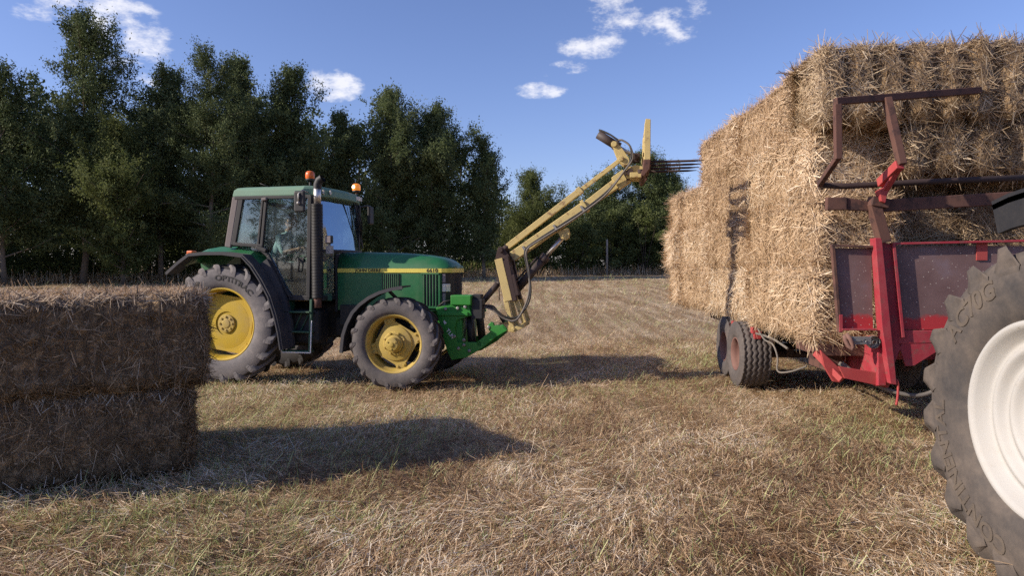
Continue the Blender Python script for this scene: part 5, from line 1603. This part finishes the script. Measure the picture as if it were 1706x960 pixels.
co = dict(pelvis=(.42, 0, 1.70), waist=(.45, 0, 1.86), chest=(.56, 0, 2.08), neck0=(.64, 0, 2.215), neck1=(.67, 0, 2.29),
          shR=(.60, -.185, 2.13), elR=(.70, -.25, 1.89), wrR=(.90, -.19, 1.95), haR=(.965, -.185, 1.965), shL=(.60, .185, 2.13), elL=(.70, .25, 1.89), wrL=(.90, .19, 1.95), haL=(.965, .185, 1.965),
          hipR=(.46, -.10, 1.67), knR=(.88, -.14, 1.72), anR=(.98, -.14, 1.36), toR=(1.12, -.14, 1.31), hipL=(.46, .10, 1.67), knL=(.88, .14, 1.72), anL=(.98, .14, 1.36), toL=(1.12, .14, 1.31))
rad = dict(pelvis=(.15, .12), waist=(.145, .11), chest=(.165, .12), neck0=.062, neck1=.055, shR=.075, elR=.048, wrR=.030, haR=.036, shL=.075, elL=.048, wrL=.030, haL=.036, hipR=.095, knR=.062, anR=.042, toR=.035, hipL=.095, knL=.062, anL=.042, toL=.035)
ed = [('pelvis', 'waist'), ('waist', 'chest'), ('chest', 'neck0'), ('neck0', 'neck1')] + [(a + s_, b_ + s_) for s_ in 'RL' for a, b_ in (('sh', 'el'), ('el', 'wr'), ('wr', 'ha'), ('hip', 'kn'), ('kn', 'an'), ('an', 'to'))] + [('chest', 'shR'), ('chest', 'shL'), ('pelvis', 'hipR'), ('pelvis', 'hipL')]
ix = {n_: i for i, n_ in enumerate(names)}
V, F = skin_chain([co[n_] for n_ in names], [(ix[a], ix[b_]) for a, b_ in ed], [rad[n_] for n_ in names])
pb = MB()
pb.add(V, F, True)
def zone(c):
    x, y, z = c
    if z > 2.235: return 0
    if abs(y) > .10 and x > .72 and z > 1.78: return 0        # forearms and hands
    if z < 1.76: return 2
    return 1
pb.mi = [zone(np.mean([V[i] for i in f], axis=0)) for f in F]
# head with face, in the same body mesh
hc = Vector((.70, 0, 2.395)); ht = Matrix.Rotation(R(14), 3, 'Y')
hv = MB(); hv.ball((0, 0, 0), .095, .077, .118, 24)
HV = []
for v in hv.v:
    x, y, z = v
    if z < -.02: x += .012 * (1 if x > 0 else -.4); y *= 1 - .9 * min(.05, -z - .02) / .1 * .5
    if x > .05:
        x += .022 * math.exp(-((y / .014) ** 2) - (((z + .018) / .026) ** 2))      # nose
        x -= .008 * math.exp(-(((abs(y) - .032) / .014) ** 2) - (((z - .012) / .012) ** 2))  # eye sockets
        x += .006 * math.exp(-((y / .024) ** 2) - (((z + .058) / .009) ** 2))      # lips
        x += .008 * math.exp(-((y / .02) ** 2) - (((z + .095) / .015) ** 2))
    HV.append(tuple(hc + ht @ Vector((x, y, z))))
pb.add(HV, hv.f, True, 0)
for s_ in (-1, 1):
    e = MB(); e.ball((-.005, s_ * .079, -.005), .026, .010, .034, 10); pb.add([tuple(hc + ht @ Vector(v)) for v in e.v], e.f, True, 0)
    e = MB(); e.ball((.078, s_ * .031, .012), .011, .012, .008, 10); pb.add([tuple(hc + ht @ Vector(v)) for v in e.v], e.f, True, 3)
    # five fingers closed on the steering wheel rim
    for k in range(4):
        y = s_ * (.155 + .018 * k); ln = (.9, 1.05, 1.0, .8)[k]
        p = [(.985, y, 1.975), (1.015, y, 1.975 + .012 * ln), (1.035, y, 1.955), (1.025, y, 1.925)]
        pb.tube(p, [.0095, .009, .0085, .006], 8, mi=0)
    pb.tube([(.965, s_ * .15, 1.955), (.985, s_ * .135, 1.945), (1.005, s_ * .13, 1.93)], [.011, .010, .007], 8, mi=0)
body = pb.build('person', [M['skin'], M['shirt'], M['trousers'], M['decal']], fix=False)
_dx = -.18
body.location = (TO[0] + _dx * cos(TA), TO[1] + _dx * sin(TA), 0); body.rotation_euler = (0, 0, TA)
tag(body, 'driver in a pale blue shirt leaning forward at the wheel inside the green cab', 'person')
hb = MB(); hb.ball((0, 0, 0), .103, .085, .124, 24)
HV = []
for x, y, z in hb.v:
    if x > .055 and z < .06: x = .03
    if z < -.035: x, y, z = x * .86, y * .90, -.035 - (-.035 - z) * .45
    HV.append(tuple(hc + ht @ Vector((x - .008, y, z + .006))))
h2 = MB(); h2.add(HV, hb.f, True); h2.build('hair', M['hair'], body, fix=False)
